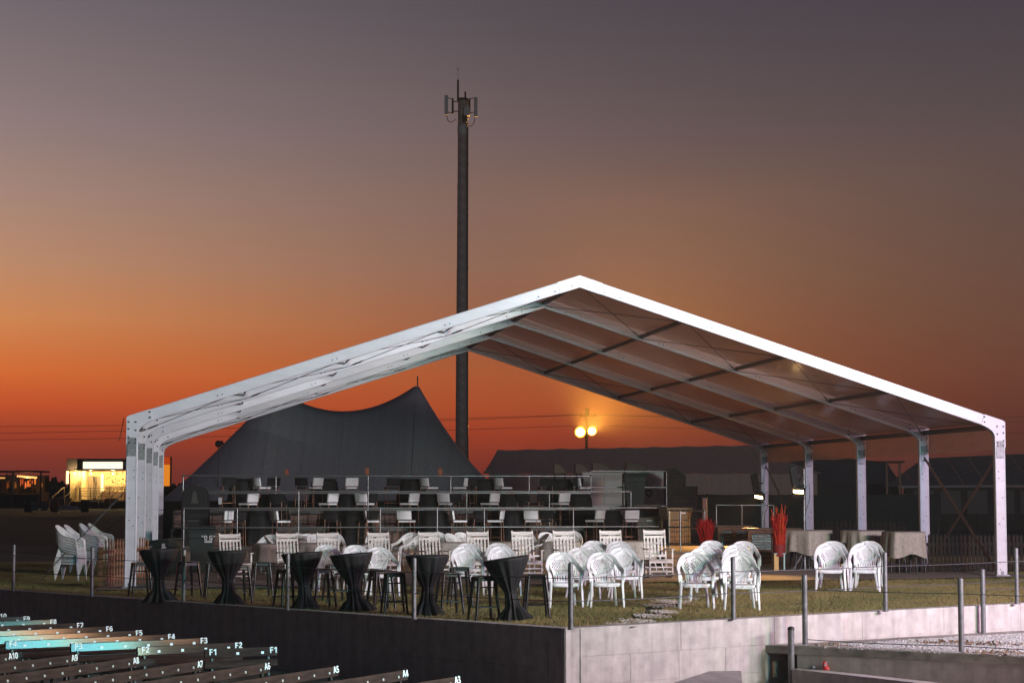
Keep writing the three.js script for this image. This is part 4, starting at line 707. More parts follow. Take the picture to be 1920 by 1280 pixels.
// ---------------------------------------------------------------- stage platform and bar at the right
const DK = 0.45;
{
  const c0 = G(1447, 1034, DK), c1 = G(1245, 1034, DK), t = thing('stage_platform', 'low plywood stage platform under warm work lights', 'platform');
  const back = FWD.clone().multiplyScalar(8.5), e0 = flat(c0), e1 = flat(c1);
  const dd = e0.clone().sub(e1), n = 4;
  for (let i = 0; i < n; i++) for (let j = 0; j < 4; j++) {
    const a = e1.clone().addScaledVector(dd, i / n).addScaledVector(back, j / 4), b = e1.clone().addScaledVector(dd, (i + 1) / n - 0.004).addScaledVector(back, (j + 1) / 4 - 0.002);
    const x = dd.clone().multiplyScalar(1 / n - 0.004), z = back.clone().multiplyScalar(0.248);
    part('deck_panel', prism([a, a.clone().add(x), a.clone().add(x).add(z), a.clone().add(z)].map(p => p), DK - 0.04, DK), mat.deck, t);
  }
  const fpan = 3; for (let i = 0; i < fpan; i++) part('fascia_panel', bar(e1.clone().addScaledVector(dd, i / fpan + 0.002).setY(DK / 2 - 0.01).addScaledVector(FWD, 0.03), e1.clone().addScaledVector(dd, (i + 1) / fpan - 0.002).setY(DK / 2 - 0.01).addScaledVector(FWD, 0.03), 0.02, DK - 0.06, V(0, 1, 0)), mat.ply, t);
  const side = e0.clone().addScaledVector(FWD, 0.04); part('fascia_panel', bar(side.clone().setY(DK / 2 - 0.01), side.clone().addScaledVector(FWD, 8).setY(DK / 2 - 0.01), 0.02, DK - 0.06, V(0, 1, 0)), mat.ply, t);
  railing('dark steel guard rail on the front of the stage platform', [G(1255, 1031, DK), G(1276, 1032, DK), G(1322, 1033, DK)], [1, 0.58, 0.16], 'stage guard rails', 1.08);
  railing('steel guard rail behind the stage, in front of the metal clad bar', [G(1344, 1018, DK), G(1392, 1018, DK), G(1452, 1018, DK)], [1, 0.12], 'stage guard rails', 1.18);
  const sl = thing('wood_post', 'reddish brown square wood post behind the left red twigs', 'post', G(1322, 1025, DK), YAW); part('post_body', bx(0.13, 1.4, 0.13, 0, 0.7, 0, 0.01), M(0.16, 0.1, 0.09, 0.7), sl); part('post_cap', bx(0.15, 0.03, 0.15, 0, 1.41, 0, 0.008), mat.darkSteel, sl);
}
function metalBar(label, px0, px1, py0, py1, D) {
  const a = A(px0, py1, D), b = A(px1, py1, D), w = a.distanceTo(b), h = (py1 - py0) * D / F, t = thing('bar_counter', label, 'bar counter', a.clone().lerp(b, 0.5), YAW, 'metal clad bar counters');
  part('counter_top', bx(w + 0.16, 0.06, 0.7, 0, h - 0.03, -0.3, 0.008), M(0.16, 0.09, 0.06, 0.6, { map: tWood }), t);
  for (const x of [-w / 2 + 0.06, 0, w / 2 - 0.06]) part('frame_post', bx(0.12, h - 0.06, 0.1, x, (h - 0.06) / 2, 0, 0.006), M(0.2, 0.1, 0.07, 0.7, { map: tWood }), t);
  part('frame_rail', [bx(w, 0.09, 0.06, 0, h - 0.11, 0.01, 0.005), bx(w, 0.09, 0.06, 0, 0.05, 0.01, 0.005)], M(0.2, 0.1, 0.07, 0.7, { map: tWood }), t);
  part('corrugated_sheet', grid(1, 90, (u, v) => V((u - 0.5) * w, 0.06 + v * (h - 0.16), -0.01 + 0.022 * Math.sin(v * h * 2 * Math.PI / 0.095))), mat.corr, t);
}
metalBar('corrugated metal clad bar counter behind the stage rail, left part', 1346, 1408, 985, 1034, 60);
metalBar('corrugated metal clad bar counter, right part beside the tall red twigs', 1403, 1500, 990, 1036, 57.5);
// bins
function wheelBin(name, label, p, turn, k, m, tilt = 0, lidOpen = 0, group) {
  const t = thing(name, label, 'waste bin', p, turn, group), o = t;
  const g = new THREE.BoxGeometry(0.68, 0.95, 0.72, 4, 6, 4), q = g.attributes.position;
  for (let i = 0; i < q.count; i++) { const y = q.getY(i) + 0.475, s = 0.74 + 0.26 * y / 0.95; q.setX(i, q.getX(i) * s); q.setZ(i, q.getZ(i) * s + (y < 0.2 ? 0.03 : 0)); }
  g.translate(0, 0.5, 0); g.computeVertexNormals();
  const parts = [part('bin_body', [g, bx(0.74, 0.06, 0.78, 0, 0.95, 0, 0.02), bx(0.7, 0.16, 0.74, 0, 0.86, 0, 0.02)], m, t)];
  const lid = new RoundedBoxGeometry(0.75, 0.07, 0.82, 2, 0.03).translate(0, 0.035, 0.41);
  const lg = lid.applyMatrix4(new THREE.Matrix4().makeRotationX(-lidOpen)).translate(0, 0.985, -0.4);
  parts.push(part('lid', lg, m, t));
  parts.push(part('handle', [cyl(V(-0.25, 0.95, -0.45), V(0.25, 0.95, -0.45), 0.018), bx(0.04, 0.05, 0.08, -0.25, 0.95, -0.41), bx(0.04, 0.05, 0.08, 0.25, 0.95, -0.41)], m, t));
  for (const s of [-1, 1]) parts.push(part('wheel', new THREE.CylinderGeometry(0.13, 0.13, 0.05, 18).rotateZ(Math.PI / 2).translate(s * 0.26, 0.13, -0.34), mat.rubber, t));
  if (tilt) for (const c of parts) c.rotation.z = tilt;
  return { t, body: parts[0] };
}
{
  const p = L(377, 1073, 0.03), b = wheelBin('wheeled_bin', 'tall dark green wheeled bin with white lettering, behind the black tables', p, YAW + 0.15, 1, mat.bin);
  b.t.scale.set(0.98, 1.12, 0.98);
  part('lettering', text('"D G"', 0.1).translate(0.17, 0.8, 0.385), mat.plate, b.body); part('lettering', [bx(0.2, 0.018, 0.004, 0.17, 0.73, 0.386), bx(0.2, 0.018, 0.004, 0.17, 0.7, 0.386)], mat.plate, b.body);
  const p2 = L(312, 1080, 0.03), b2 = wheelBin('wheeled_bin', 'dark green wheeled bin tipped askew beside the white tent column, with a white emblem', p2, YAW - 0.25, 1, mat.bin, 0.14);
  b2.t.scale.set(1.05, 0.86, 1.05);
  const lg = new THREE.Shape(); [[0, 0], [0.12, 0], [0.13, 0.03], [0.1, 0.04], [0.1, 0.1], [0.12, 0.14], [0.08, 0.13], [0.05, 0.15], [0.04, 0.12], [0.01, 0.12], [0.03, 0.08], [0.01, 0.04]].forEach(([x, y], i) => i ? lg.lineTo(x, y) : lg.moveTo(x, y));
  part('emblem', new THREE.ExtrudeGeometry(lg, { depth: 0.004, bevelEnabled: false }).translate(0.14, 0.78, 0.388), mat.plate, b2.body);
  part('lettering', text('WM', 0.045).translate(-0.14, 0.87, 0.388), M(0.3, 0.3, 0.3), b2.body).visible = true;
  const p3 = atX(1190, -19.6, 1.45); wheelBin('wheeled_bin', 'dark wheeled bin up on the top platform step at the right', p3, YAW, 1, mat.bin).t.scale.set(1.0, 1.15, 1.0);
  const p4 = G(1213, 1021, DK); const b4 = wheelBin('wheeled_bin', 'grey brown wheeled bin low behind the ninth rocking chair', p4, YAW, 1, mat.binTan, 0, 0.5); b4.t.scale.set(1.05, 0.85, 1); part('label_plate', bx(0.14, 0.03, 0.004, 0.05, 0.86, 0.39), mat.plate, b4.body);
  // slatted bin surround
  const q = G(1267, 1023, DK), t = thing('bin_enclosure', 'tan slatted wooden bin enclosure on the stage, under work lights', 'bin enclosure', q, YAW + 0.3), w = M(0.34, 0.24, 0.12, 0.7, { map: tWood });
  for (let i = 0; i < 8; i++) part('slat', bx(0.066, 0.66, 0.02, -0.27 + i * 0.077, 0.37, 0.3, 0.004), w, t);
  for (let i = 0; i < 8; i++) part('slat', bx(0.02, 0.66, 0.066, 0.3, 0.37, -0.27 + i * 0.077, 0.004), w, t);
  part('frame', [bx(0.64, 0.07, 0.04, 0, 0.72, 0.3), bx(0.64, 0.05, 0.035, 0, 0.38, 0.315), bx(0.64, 0.07, 0.04, 0, 0.035, 0.3), bx(0.06, 1.05, 0.06, 0.31, 0.52, 0.31), bx(0.06, 1.05, 0.06, -0.31, 0.52, 0.31), bx(0.06, 1.05, 0.06, 0.31, 0.52, -0.31), bx(0.06, 1.05, 0.06, -0.31, 0.52, -0.31)], w, t);
  const hd = new THREE.BoxGeometry(0.8, 0.3, 0.7); const hp = hd.attributes.position; for (let i = 0; i < hp.count; i++) if (hp.getY(i) < 0) { hp.setX(i, hp.getX(i) * 0.86); hp.setZ(i, hp.getZ(i) * 0.86); } hd.computeVertexNormals();
  part('bin_top', hd.translate(0, 0.92, 0), M(0.24, 0.19, 0.11, 0.55, { map: tPaint }), t); part('lid', new RoundedBoxGeometry(0.84, 0.06, 0.76, 2, 0.02).translate(0, 1.1, 0), M(0.22, 0.18, 0.11, 0.5), t); part('label_plate', bx(0.16, 0.05, 0.004, 0.1, 0.97, 0.352), mat.plate, t);
}
// bundles of red twigs
function twigs(label, p, h, w, pot, sd, tall) {
  const t = thing('twig_bundle', label, 'twigs', p, YAW); const keep = seed; seed = sd;
  const base = pot ? pot : 0, reds = [], ors = [];
  for (let i = 0; i < 260; i++) {
    const a = rnd() * 6.28, r = Math.sqrt(rnd()) * w * 0.36, top = h * rr(0.55, 0.9) * (i % 6 ? 1 : rr(1.0, 1.22)), r2 = r * rr(1.0, tall ? 1.45 : 1.7), sway = rr(-0.045, 0.03) * (tall ? 0.7 : 1);
    const P = [V(Math.cos(a) * r, base, Math.sin(a) * r), V(Math.cos(a) * (r + r2) / 2 + sway, base + (top - base) * 0.5, Math.sin(a) * (r + r2) / 2), V(Math.cos(a) * r2 + sway * 2, base + (top - base) * 0.85, Math.sin(a) * r2), V(Math.cos(a) * r2 * 1.05 + sway * 3 + rr(-0.03, 0.03), top, Math.sin(a) * r2 + sway)];
    (tall && i % 6 === 0 ? ors : reds).push(new THREE.TubeGeometry(new THREE.CatmullRomCurve3(P), 6, rr(0.004, 0.008), 4));
  }
  part('twigs', reds, mat.twig, t).userData.kind = 'stuff'; if (ors.length) part('lamp_lit_tips', ors, mat.twigLampOrange, t).userData.kind = 'stuff';
  seed = keep; return t;
}
{
  const a = twigs('bundle of bright red twigs at the left, in front of the brown wood post', G(1327, 1034, DK).addScaledVector(FWD, 0.25), 0.95, 0.32, 0, 5, false);
  part('pot', new THREE.CylinderGeometry(0.16, 0.13, 0.16, 20).translate(0, 0.08, 0), mat.darkSteel, a);
  const q = L(1462, 1069, 0.03), b = twigs('tall bundle of red twigs with orange tips, on a stand at the stage corner', q, 1.6, 0.36, 0.4, 9, true);
  part('pot', new THREE.CylinderGeometry(0.17, 0.14, 0.3, 20).translate(0, 0.5, 0), M(0.2, 0.01, 0.01, 0.7), b);
  part('stand', [bx(0.12, 0.42, 0.12, -0.09, 0.21, 0.05, 0.008)], M(0.55, 0.3, 0.06, 0.4), b); part('stand_leg', [bx(0.04, 0.42, 0.04, 0.11, 0.21, 0.08, 0.006), bx(0.3, 0.02, 0.26, 0, 0.42, 0)], M(0.3, 0.45, 0.42, 0.4), b);
}
// work lights
function workLight(label, p, headY, topY, aim, on, sd) {
  const t = thing('work_light', label, 'work light', p, 0);
  const h = headY - p.y;
  part('pole', [cyl(V(0, 0, 0), V(0, topY - p.y, 0), 0.026, 0.02), cyl(V(0, 0.5, 0), V(0.42, 0, 0.2), 0.014), cyl(V(0, 0.5, 0), V(-0.4, 0, 0.24), 0.014), cyl(V(0, 0.5, 0), V(0.02, 0, -0.46), 0.014), cyl(V(0, h * 0.62, 0), V(0, h * 0.7, 0), 0.034)], mat.galv, t);
  const mk = (y, off, k, aimV) => {
    const c = V(-0.16, y, 0.02), d = aimV.clone().sub(p).sub(c).normalize(), q = new THREE.Quaternion().setFromUnitVectors(V(0, 0, 1), d), tr = g => g.applyQuaternion(q).translate(c.x, c.y, c.z);
    part('lamp_housing', [tr(bx(0.3, 0.2, 0.12, 0, 0, -0.08, 0.02)), cyl(V(0, y, 0), c, 0.018)], mat.black, t);
    for (const s of [-1, 1]) part('barn_door', tr(bx(0.3, 0.1, 0.006).translate(0, s * 0.05, 0).rotateX(-s * 0.5).translate(0, s * 0.1, 0.0)), mat.black, t);
    part('lamp', tr(bx(0.26, 0.08, 0.01, 0, 0, -0.012)), glow(1, 0.62, 0.26, k ? 25 : 0.02), t);
    if (k) { const l = new THREE.SpotLight(new THREE.Color(1, 0.52, 0.16), k, 0, 0.55, 0.7, 2); l.position.copy(c.clone().addScaledVector(d, 0.03)); l.target.position.copy(aimV.clone().sub(p)); l.castShadow = true; l.shadow.radius = 4; t.add(l, l.target); }
  };
  mk(headY - p.y, 0, on, aim); 
  part('barn_door_panel', [bx(0.24, 0.52, 0.08, 0, 0, 0, 0.02).rotateZ(0.22).rotateY(0.5).translate(-0.26, topY - p.y - 0.18, 0.02), cyl(V(0, topY - p.y - 0.2, 0), V(-0.22, topY - p.y - 0.2, 0), 0.02)], mat.black, t);  // dark panel is a large barn door of this lamp
  part('power_cord', new THREE.TubeGeometry(new THREE.CatmullRomCurve3([V(0, h, 0.02), V(0.1, h + 0.2, 0.05), V(0.12, h - 0.2, 0.05), V(0.03, h - 0.5, 0.03), V(0.03, 0.6, 0.03), V(0.06, 0.02, 0.1)]), 30, 0.007, 5), mat.rubber, t);
}
const aimStage = G(1292, 1027, DK);
{ const p = L(1510, 1069, 0.03); workLight('work lamp on a pole stand, right one, glowing warm', p, A(1496, 922, 50.5).y, A(1505, 880, 50.5).y, L(1215, 1070, 0.4), 110, 1); }
{ const p = G(1433, 1022, DK); workLight('work lamp on a pole beside the rear tent column, left one, glowing warm', p, A(1425, 933, 54).y, A(1420, 890, 54).y, aimStage, 300, 2); }

// ---------------------------------------------------------------- picket fences
function picketFence(label, a, b, h, step, w, m, finial = true) {
  const t = thing('picket_fence', label, 'fence'), d = flat(b).sub(flat(a)), len = d.length(); d.normalize(); const ry = Math.atan2(-d.z, d.x), n = Math.floor(len / step);
  const s = new THREE.Shape(), q = w / 2; s.moveTo(-q, 0); s.lineTo(-q, h - 0.2);
  if (finial) { s.lineTo(-q * 0.5, h - 0.165); s.quadraticCurveTo(-q * 1.15, h - 0.1, -q * 0.7, h - 0.05); s.lineTo(0, h); s.lineTo(q * 0.7, h - 0.05); s.quadraticCurveTo(q * 1.15, h - 0.1, q * 0.5, h - 0.165); s.lineTo(q, h - 0.2); } else { s.lineTo(-q, h - 0.05); s.lineTo(0, h); s.lineTo(q, h - 0.05); }
  s.lineTo(q, 0); s.closePath();
  const pg = done(new THREE.ExtrudeGeometry(s, { depth: 0.02, bevelEnabled: false, curveSegments: 3 }));
  t.position.copy(a); t.rotation.y = ry;
  for (let i = 0; i <= n; i++) { const k = part('picket', pg, m, t); k.position.set(i * step, 0.03 + rr(-0.01, 0.01), 0.02); k.rotation.z = rr(-0.012, 0.012); }
  for (const y of [h * 0.2, h * 0.76]) part('rail', bx(len + 0.1, 0.085, 0.035, len / 2, y, 0, 0.005), m, t);
  for (let x = -0.06; x < len + 0.3; x += 2.2) part('fence_post', bx(0.09, h * 0.86, 0.09, x, h * 0.43, -0.06, 0.008), m, t);
}
picketFence('short reddish picket fence piece with shaped tips behind the front tent column', L(258, 1096), L(276, 1094), 1.04, 0.145, 0.06, mat.picket);
picketFence('reddish picket fence with shaped tips left of the white tent column', L(194, 1103), L(230, 1099), 1.04, 0.145, 0.06, mat.picket);
picketFence('dark brown picket fence along the right side of the tent, low slatted', L(1690, 1075), L(1990, 1072), 0.92, 0.1, 0.062, mat.picketDark, false);
picketFence('dark picket fence with pointed tips behind the tall tan tables', A(1545, 1030, 62).setY(0), A(1700, 1030, 62).setY(0), 1.1, 0.14, 0.1, mat.picketDark);

// ---------------------------------------------------------------- behind the tent
const frameAt = (px, py, D) => { const p = A(px, py, D); return p; };
const U = D => D / F;                                                        // metres per photo pixel
{ // grey peaked tent
  const D = 88, u = U(D), c = A(630, 923, D), t = thing('peaked_tent', 'large grey pole tent with two swooping peaks', 'tent', V(c.x, 0.15, c.z), YAW);
  const X = px => (px - 630) * u, Y = py => CAM.y - 0.15 + (923 - py) * u, eave = 1.55, hx = 320 * u, hr = 350 * u, hz = 5.2, p1 = X(782), p2 = X(516), H1 = Y(718), H2 = Y(728);
  const h = (x, z) => {
    const cx = Math.max(p2, Math.min(p1, x)), k = (cx - p2) / (p1 - p2), ridge = H2 + (H1 - H2) * k - 1.1 * (1 - (2 * k - 1) ** 2) * (1 + 0.0 * k);
    const ex = x > p1 ? (x - p1) / (hr - p1) : x < p2 ? (p2 - x) / (hx + p2) : 0, ez = Math.abs(z) / hz, s = Math.min(1, Math.hypot(ex, ez) > 1 ? 1 : Math.max(ex, ez, Math.hypot(ex, ez) * 0.96));
    return eave + (ridge - eave) * (1 - s) ** (x < p2 ? 1.12 : x > p1 ? 1.6 : 1.32);
  };
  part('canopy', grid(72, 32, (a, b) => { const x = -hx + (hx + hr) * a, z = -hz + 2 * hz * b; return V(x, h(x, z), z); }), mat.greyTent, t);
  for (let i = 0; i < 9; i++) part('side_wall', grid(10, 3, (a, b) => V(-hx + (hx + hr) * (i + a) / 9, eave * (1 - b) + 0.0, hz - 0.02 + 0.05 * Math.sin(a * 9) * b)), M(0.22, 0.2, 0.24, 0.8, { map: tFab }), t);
  for (let i = 1; i < 10; i++) { const x = -hx + (hx + hr) * i / 10, pts = []; for (let j = 0; j <= 12; j++) { const z = hz * (1 - j / 12) * 0.98; pts.push(V(x, h(x, z) + 0.012, z)); } part('seam', new THREE.TubeGeometry(new THREE.CatmullRomCurve3(pts), 30, 0.014, 5), mat.greyTent, t); }
  for (const [x, s] of [[-hx, -1], [-hx * 0.5, -0.3], [hr * 0.4, 0.3], [hr, 1]]) part('guy_rope', cyl(V(x, eave, hz), V(x + s * 1.6, 0, hz + 1.8), 0.014, 0.014, 5), mat.cable, t);
  for (const [x, H] of [[p1, H1], [p2, H2]]) part('pole_tip', cyl(V(x, H - 0.1, 0), V(x, H + 0.35, 0), 0.03), mat.darkSteel, t);
  const sp = A(409, 832, 84), l = thing('horn_speaker', 'small round dark horn speaker on a thin pole over the grey tent edge', 'speaker', V(sp.x, 0, sp.z), YAW);
  part('pole', cyl(V(0, 0, 0), V(0, sp.y, 0), 0.02, 0.02, 8), mat.darkSteel, l); part('horn', [new THREE.SphereGeometry(0.15, 16, 12).scale(1, 1, 0.7).translate(0, sp.y, 0), cyl(V(0, sp.y, 0), V(0.2, sp.y + 0.06, 0), 0.06, 0.1, 12)], mat.black, l);
}
{ // cell tower
  const D = 110, u = U(D), c = A(866, 923, D), t = thing('cell_tower', 'tall tapered monopole tower with antenna panels on top', 'tower', V(c.x, 0, c.z), YAW), Y = py => CAM.y + (923 - py) * u / Math.cos(0) * (1);
  const yAt = py => A(866, py, D).y;
  const rb = 13.2 * u, rt = 8.6 * u, y0 = 0.3, y1 = yAt(176);
  const g = []; for (let i = 0; i < 5; i++) { const a = i / 5, b = (i + 1) / 5, ra = rb + (rt - rb) * a, r2 = rb + (rt - rb) * b; g.push(cyl(V(0, y0 + (y1 - y0) * a, 0), V(0, y0 + (y1 - y0) * b, 0), ra, r2 + 0.008, 24)); }
  part('pole', g, mat.mono, t);
  part('pole_band', cyl(V(0, yAt(243), 0), V(0, yAt(227), 0), rt + 0.04, rt + 0.04, 24), mat.panelGrey, t);
  part('pole_cap', cyl(V(0, yAt(178), 0), V(0, yAt(173), 0), rt + 0.06, rt + 0.06, 20), mat.black, t);
  part('conduit', [cyl(V(9.5 * u, 0.3, 0.2), V(9.5 * u, yAt(230), 0.2), 0.05, 0.05, 8), ...[300, 400, 500, 600, 700, 800].map(py => bx(0.14, 0.08, 0.1, 9.4 * u, yAt(py), 0.2))], mat.darkSteel, t);
  const P = (px, py, z = 0) => V((px - 866) * u, yAt(py), z);
  part('whip_antenna', [cyl(P(857, 176), P(857, 137), 0.055, 0.055, 8), cyl(P(857, 137), P(857, 110), 0.012, 0.008, 6), cyl(P(857, 117), P(860, 115), 0.01), cyl(P(857, 117), P(854, 115), 0.01), cyl(P(857, 118), P(857, 115, 0.1), 0.01), cyl(P(854.5, 137.5), P(859.5, 137.5), 0.02)], mat.black, t);
  part('whip_antenna', cyl(P(871, 180), P(871, 160), 0.05, 0.05, 8), mat.black, t);
  for (const [x, y0_, y1_, z] of [[835, 205, 167.5, 0.1], [891, 209, 171.5, 0.1], [873, 206, 170, -1.0]]) part('antenna_panel', [new RoundedBoxGeometry(0.2, Math.abs(yAt(y1_) - yAt(y0_)), 0.12, 2, 0.03).translate(P(x, (y0_ + y1_) / 2).x, (yAt(y0_) + yAt(y1_)) / 2, z)], mat.panelGrey, t);
  for (const s of [-1, 1]) { const q = x => 863 + s * x; part('mount_arm', [cyl(P(q(2), 179), P(q(16), 179), 0.03), cyl(P(q(2), 198), P(q(16), 198), 0.03), cyl(P(q(16), 173), P(q(16), 203), 0.06), cyl(P(q(16), 174, 0), P(q(27), 172, 0.1), 0.025), cyl(P(q(16), 201, 0), P(q(27), 200, 0.1), 0.025)], mat.black, t); }
  part('radio_box', [bx(11 * u, 17 * u, 0.3, P(874, 201).x, yAt(201), 0.45, 0.02)], mat.panelGrey, t);
  part('radio_box', [bx(8 * u, 14 * u, 0.3, P(871, 215).x, yAt(215), 0.4, 0.02), bx(3 * u, 3 * u, 0.2, P(876, 225).x, yAt(225), 0.4)], mat.black, t);
  for (const pts of [[[836, 206], [838, 216], [845, 220], [853, 214]], [[890, 210], [887, 222], [881, 228], [876, 226]]]) part('feed_cable', new THREE.TubeGeometry(new THREE.CatmullRomCurve3(pts.map(q => P(q[0], q[1], 0.15))), 20, 0.022, 6), mat.black, t);
}
{ // long grey hall tent behind
  const D = 100, u = U(D), c = A(1180, 923, D), t = thing('hall_tent', 'long dark grey hall tent roof behind the platform', 'tent', V(c.x, 0.25, c.z), YAW + 0.02), X = px => (px - 1180) * u, Y = py => CAM.y - 0.25 + (923 - py) * u;
  const yr = Y(836), yr2 = Y(826), ye = Y(886), z1 = 3.5, x0 = X(905), xr0 = X(936), x1 = X(1545), xr1 = X(1440);
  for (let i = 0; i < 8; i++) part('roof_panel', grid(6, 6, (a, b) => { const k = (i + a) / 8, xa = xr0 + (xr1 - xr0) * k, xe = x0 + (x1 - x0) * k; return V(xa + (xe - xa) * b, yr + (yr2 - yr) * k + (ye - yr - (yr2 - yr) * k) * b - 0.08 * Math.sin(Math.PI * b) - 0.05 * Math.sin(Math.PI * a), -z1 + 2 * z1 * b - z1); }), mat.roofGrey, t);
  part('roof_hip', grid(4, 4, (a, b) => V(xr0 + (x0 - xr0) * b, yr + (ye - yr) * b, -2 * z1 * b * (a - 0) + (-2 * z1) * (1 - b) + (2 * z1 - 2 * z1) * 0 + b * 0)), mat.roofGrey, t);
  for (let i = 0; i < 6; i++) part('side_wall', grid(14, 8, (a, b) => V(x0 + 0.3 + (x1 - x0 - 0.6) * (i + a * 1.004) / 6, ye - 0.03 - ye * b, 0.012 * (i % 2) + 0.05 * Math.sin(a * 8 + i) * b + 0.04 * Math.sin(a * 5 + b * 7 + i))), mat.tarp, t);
}
{ // second tent with a curved edge, right
  const D = 105, u = U(D), c = A(1580, 923, D), t = thing('hall_tent', 'dark pole tent sloping down behind the right tent columns', 'tent', V(c.x, 0.25, c.z), YAW), X = px => (px - 1580) * u, Y = py => CAM.y - 0.25 + (923 - py) * u;
  const prof = [[1430, 829], [1480, 834], [1530, 842], [1580, 851], [1640, 858], [1692, 862]];
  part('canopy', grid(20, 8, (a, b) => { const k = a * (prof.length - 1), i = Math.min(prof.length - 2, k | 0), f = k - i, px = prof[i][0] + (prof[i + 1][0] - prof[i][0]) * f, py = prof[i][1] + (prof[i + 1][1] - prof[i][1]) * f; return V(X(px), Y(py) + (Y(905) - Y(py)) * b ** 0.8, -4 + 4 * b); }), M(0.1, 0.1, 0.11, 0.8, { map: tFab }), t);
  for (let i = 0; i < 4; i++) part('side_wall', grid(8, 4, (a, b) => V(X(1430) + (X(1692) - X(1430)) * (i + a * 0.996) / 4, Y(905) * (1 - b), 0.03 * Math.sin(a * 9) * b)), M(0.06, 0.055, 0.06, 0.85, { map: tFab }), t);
}
{ // long building at the right edge
  const D = 92, u = U(D), c = A(1830, 923, D), t = thing('long_shed', 'long dark shed with grey pitched roof at the right edge', 'shed', V(c.x, 0.2, c.z), YAW), X = px => (px - 1830) * u, Y = py => CAM.y - 0.2 + (923 - py) * u;
  for (let i = 0; i < 10; i++) { const xa = X(1685 + i * 42), xb = X(1685 + (i + 1) * 42) - 0.012, k = a => Math.max(0, Math.min(1, (a - X(1685)) / (X(1765) - X(1685)))); part('roof_sheet', grid(2, 2, (a, b) => { const x = xa + (xb - xa) * a; const yt = Y(912) + (Y(855 - (x - X(1765)) / u * 0.045) - Y(912)) * (x < X(1765) ? k(x) : 1); return V(x, Y(910) + (yt - Y(910)) * (1 - b), -4 * (1 - b)); }), M(0.12, 0.11, 0.125, 0.75, { map: tSteel }), t); }
  part('gutter', bar(V(X(1684), Y(911), 0.06), V(X(2105), Y(908), 0.06), 0.1, 0.1), M(0.22, 0.2, 0.2, 0.6), t);
  for (let i = 0; i < 22; i++) part('wall_board', bx(0.46, Y(912), 0.03, X(1700) + 0.48 * i + 0.24, Y(912) / 2, -0.3 + (i % 2) * 0.02, 0.004), mat.darkWall, t);
  part('back_wall', bx(X(2110) - X(1700), Y(912) - 0.05, 0.12, (X(1700) + X(2110)) / 2, Y(914) / 2, -0.6), mat.darkWall, t);
  for (let i = 0; i < 5; i++) part('wall_panel', bx(0.95, 1.1, 0.03, X(1735) + i * 1.25, Y(940), -0.24, 0.01), M(0.1, 0.085, 0.085, 0.8), t);
  const b = thing('ticket_booth', 'small open wooden booth between the dark tent and the long shed', 'booth', A(1670, 923, 88).setY(0.2), YAW); const v = U(88);
  part('roof', bx(44 * v, 0.08, 1.4, 0, CAM.y - 0.2 + 58 * v, 0, 0.01), mat.darkWall, b); for (const x of [-10, 14]) part('post', bx(0.09, CAM.y - 0.2 + 57 * v, 0.09, x * v, (CAM.y - 0.2 + 57 * v) / 2, 0.5, 0.01), M(0.2, 0.11, 0.07, 0.7), b); part('counter', bx(36 * v, 1.0, 0.5, 0, 0.5, 0.1, 0.02), mat.darkWall, b);
}
// dark windscreen fence across the back
{
  const a = A(1240, 923, 76), b = A(1760, 923, 76), t = thing('windscreen_fence', 'dark green mesh covered fence behind the bar', 'fence', V(a.x, 0, a.z), YAW), len = a.distanceTo(b);
  for (let i = 0; i < 6; i++) part('mesh_panel', grid(10, 6, (u, v) => V((i + u * 0.996) * len / 6, 1.96 - 1.9 * v - 0.02 * Math.sin(u * Math.PI) * (1 - v), 0.03 * Math.sin(u * 7 + v * 5))), M(0.016, 0.02, 0.018, 0.9, { map: tFab }), t);
  for (let i = 0; i <= 6; i++) part('fence_post', cyl(V(i * len / 6, 0, -0.05), V(i * len / 6, 2.0, -0.05), 0.03), mat.darkSteel, t);
  const c = A(280, 923, 72), d = A(345, 923, 72), f = thing('windscreen_fence', 'dark mesh covered fence at the left behind the tent column', 'fence', V(c.x, 0, c.z), YAW);
  part('mesh_panel', grid(8, 4, (u, v) => V(u * 12.5, 1.72 - 1.7 * v, 0.03 * Math.sin(u * 9))), M(0.014, 0.012, 0.012, 0.9, { map: tFab }), f); for (let i = 0; i <= 4; i++) part('fence_post', cyl(V(i * 3.1, 0, -0.05), V(i * 3.1, 1.75, -0.05), 0.03), mat.darkSteel, f);
}
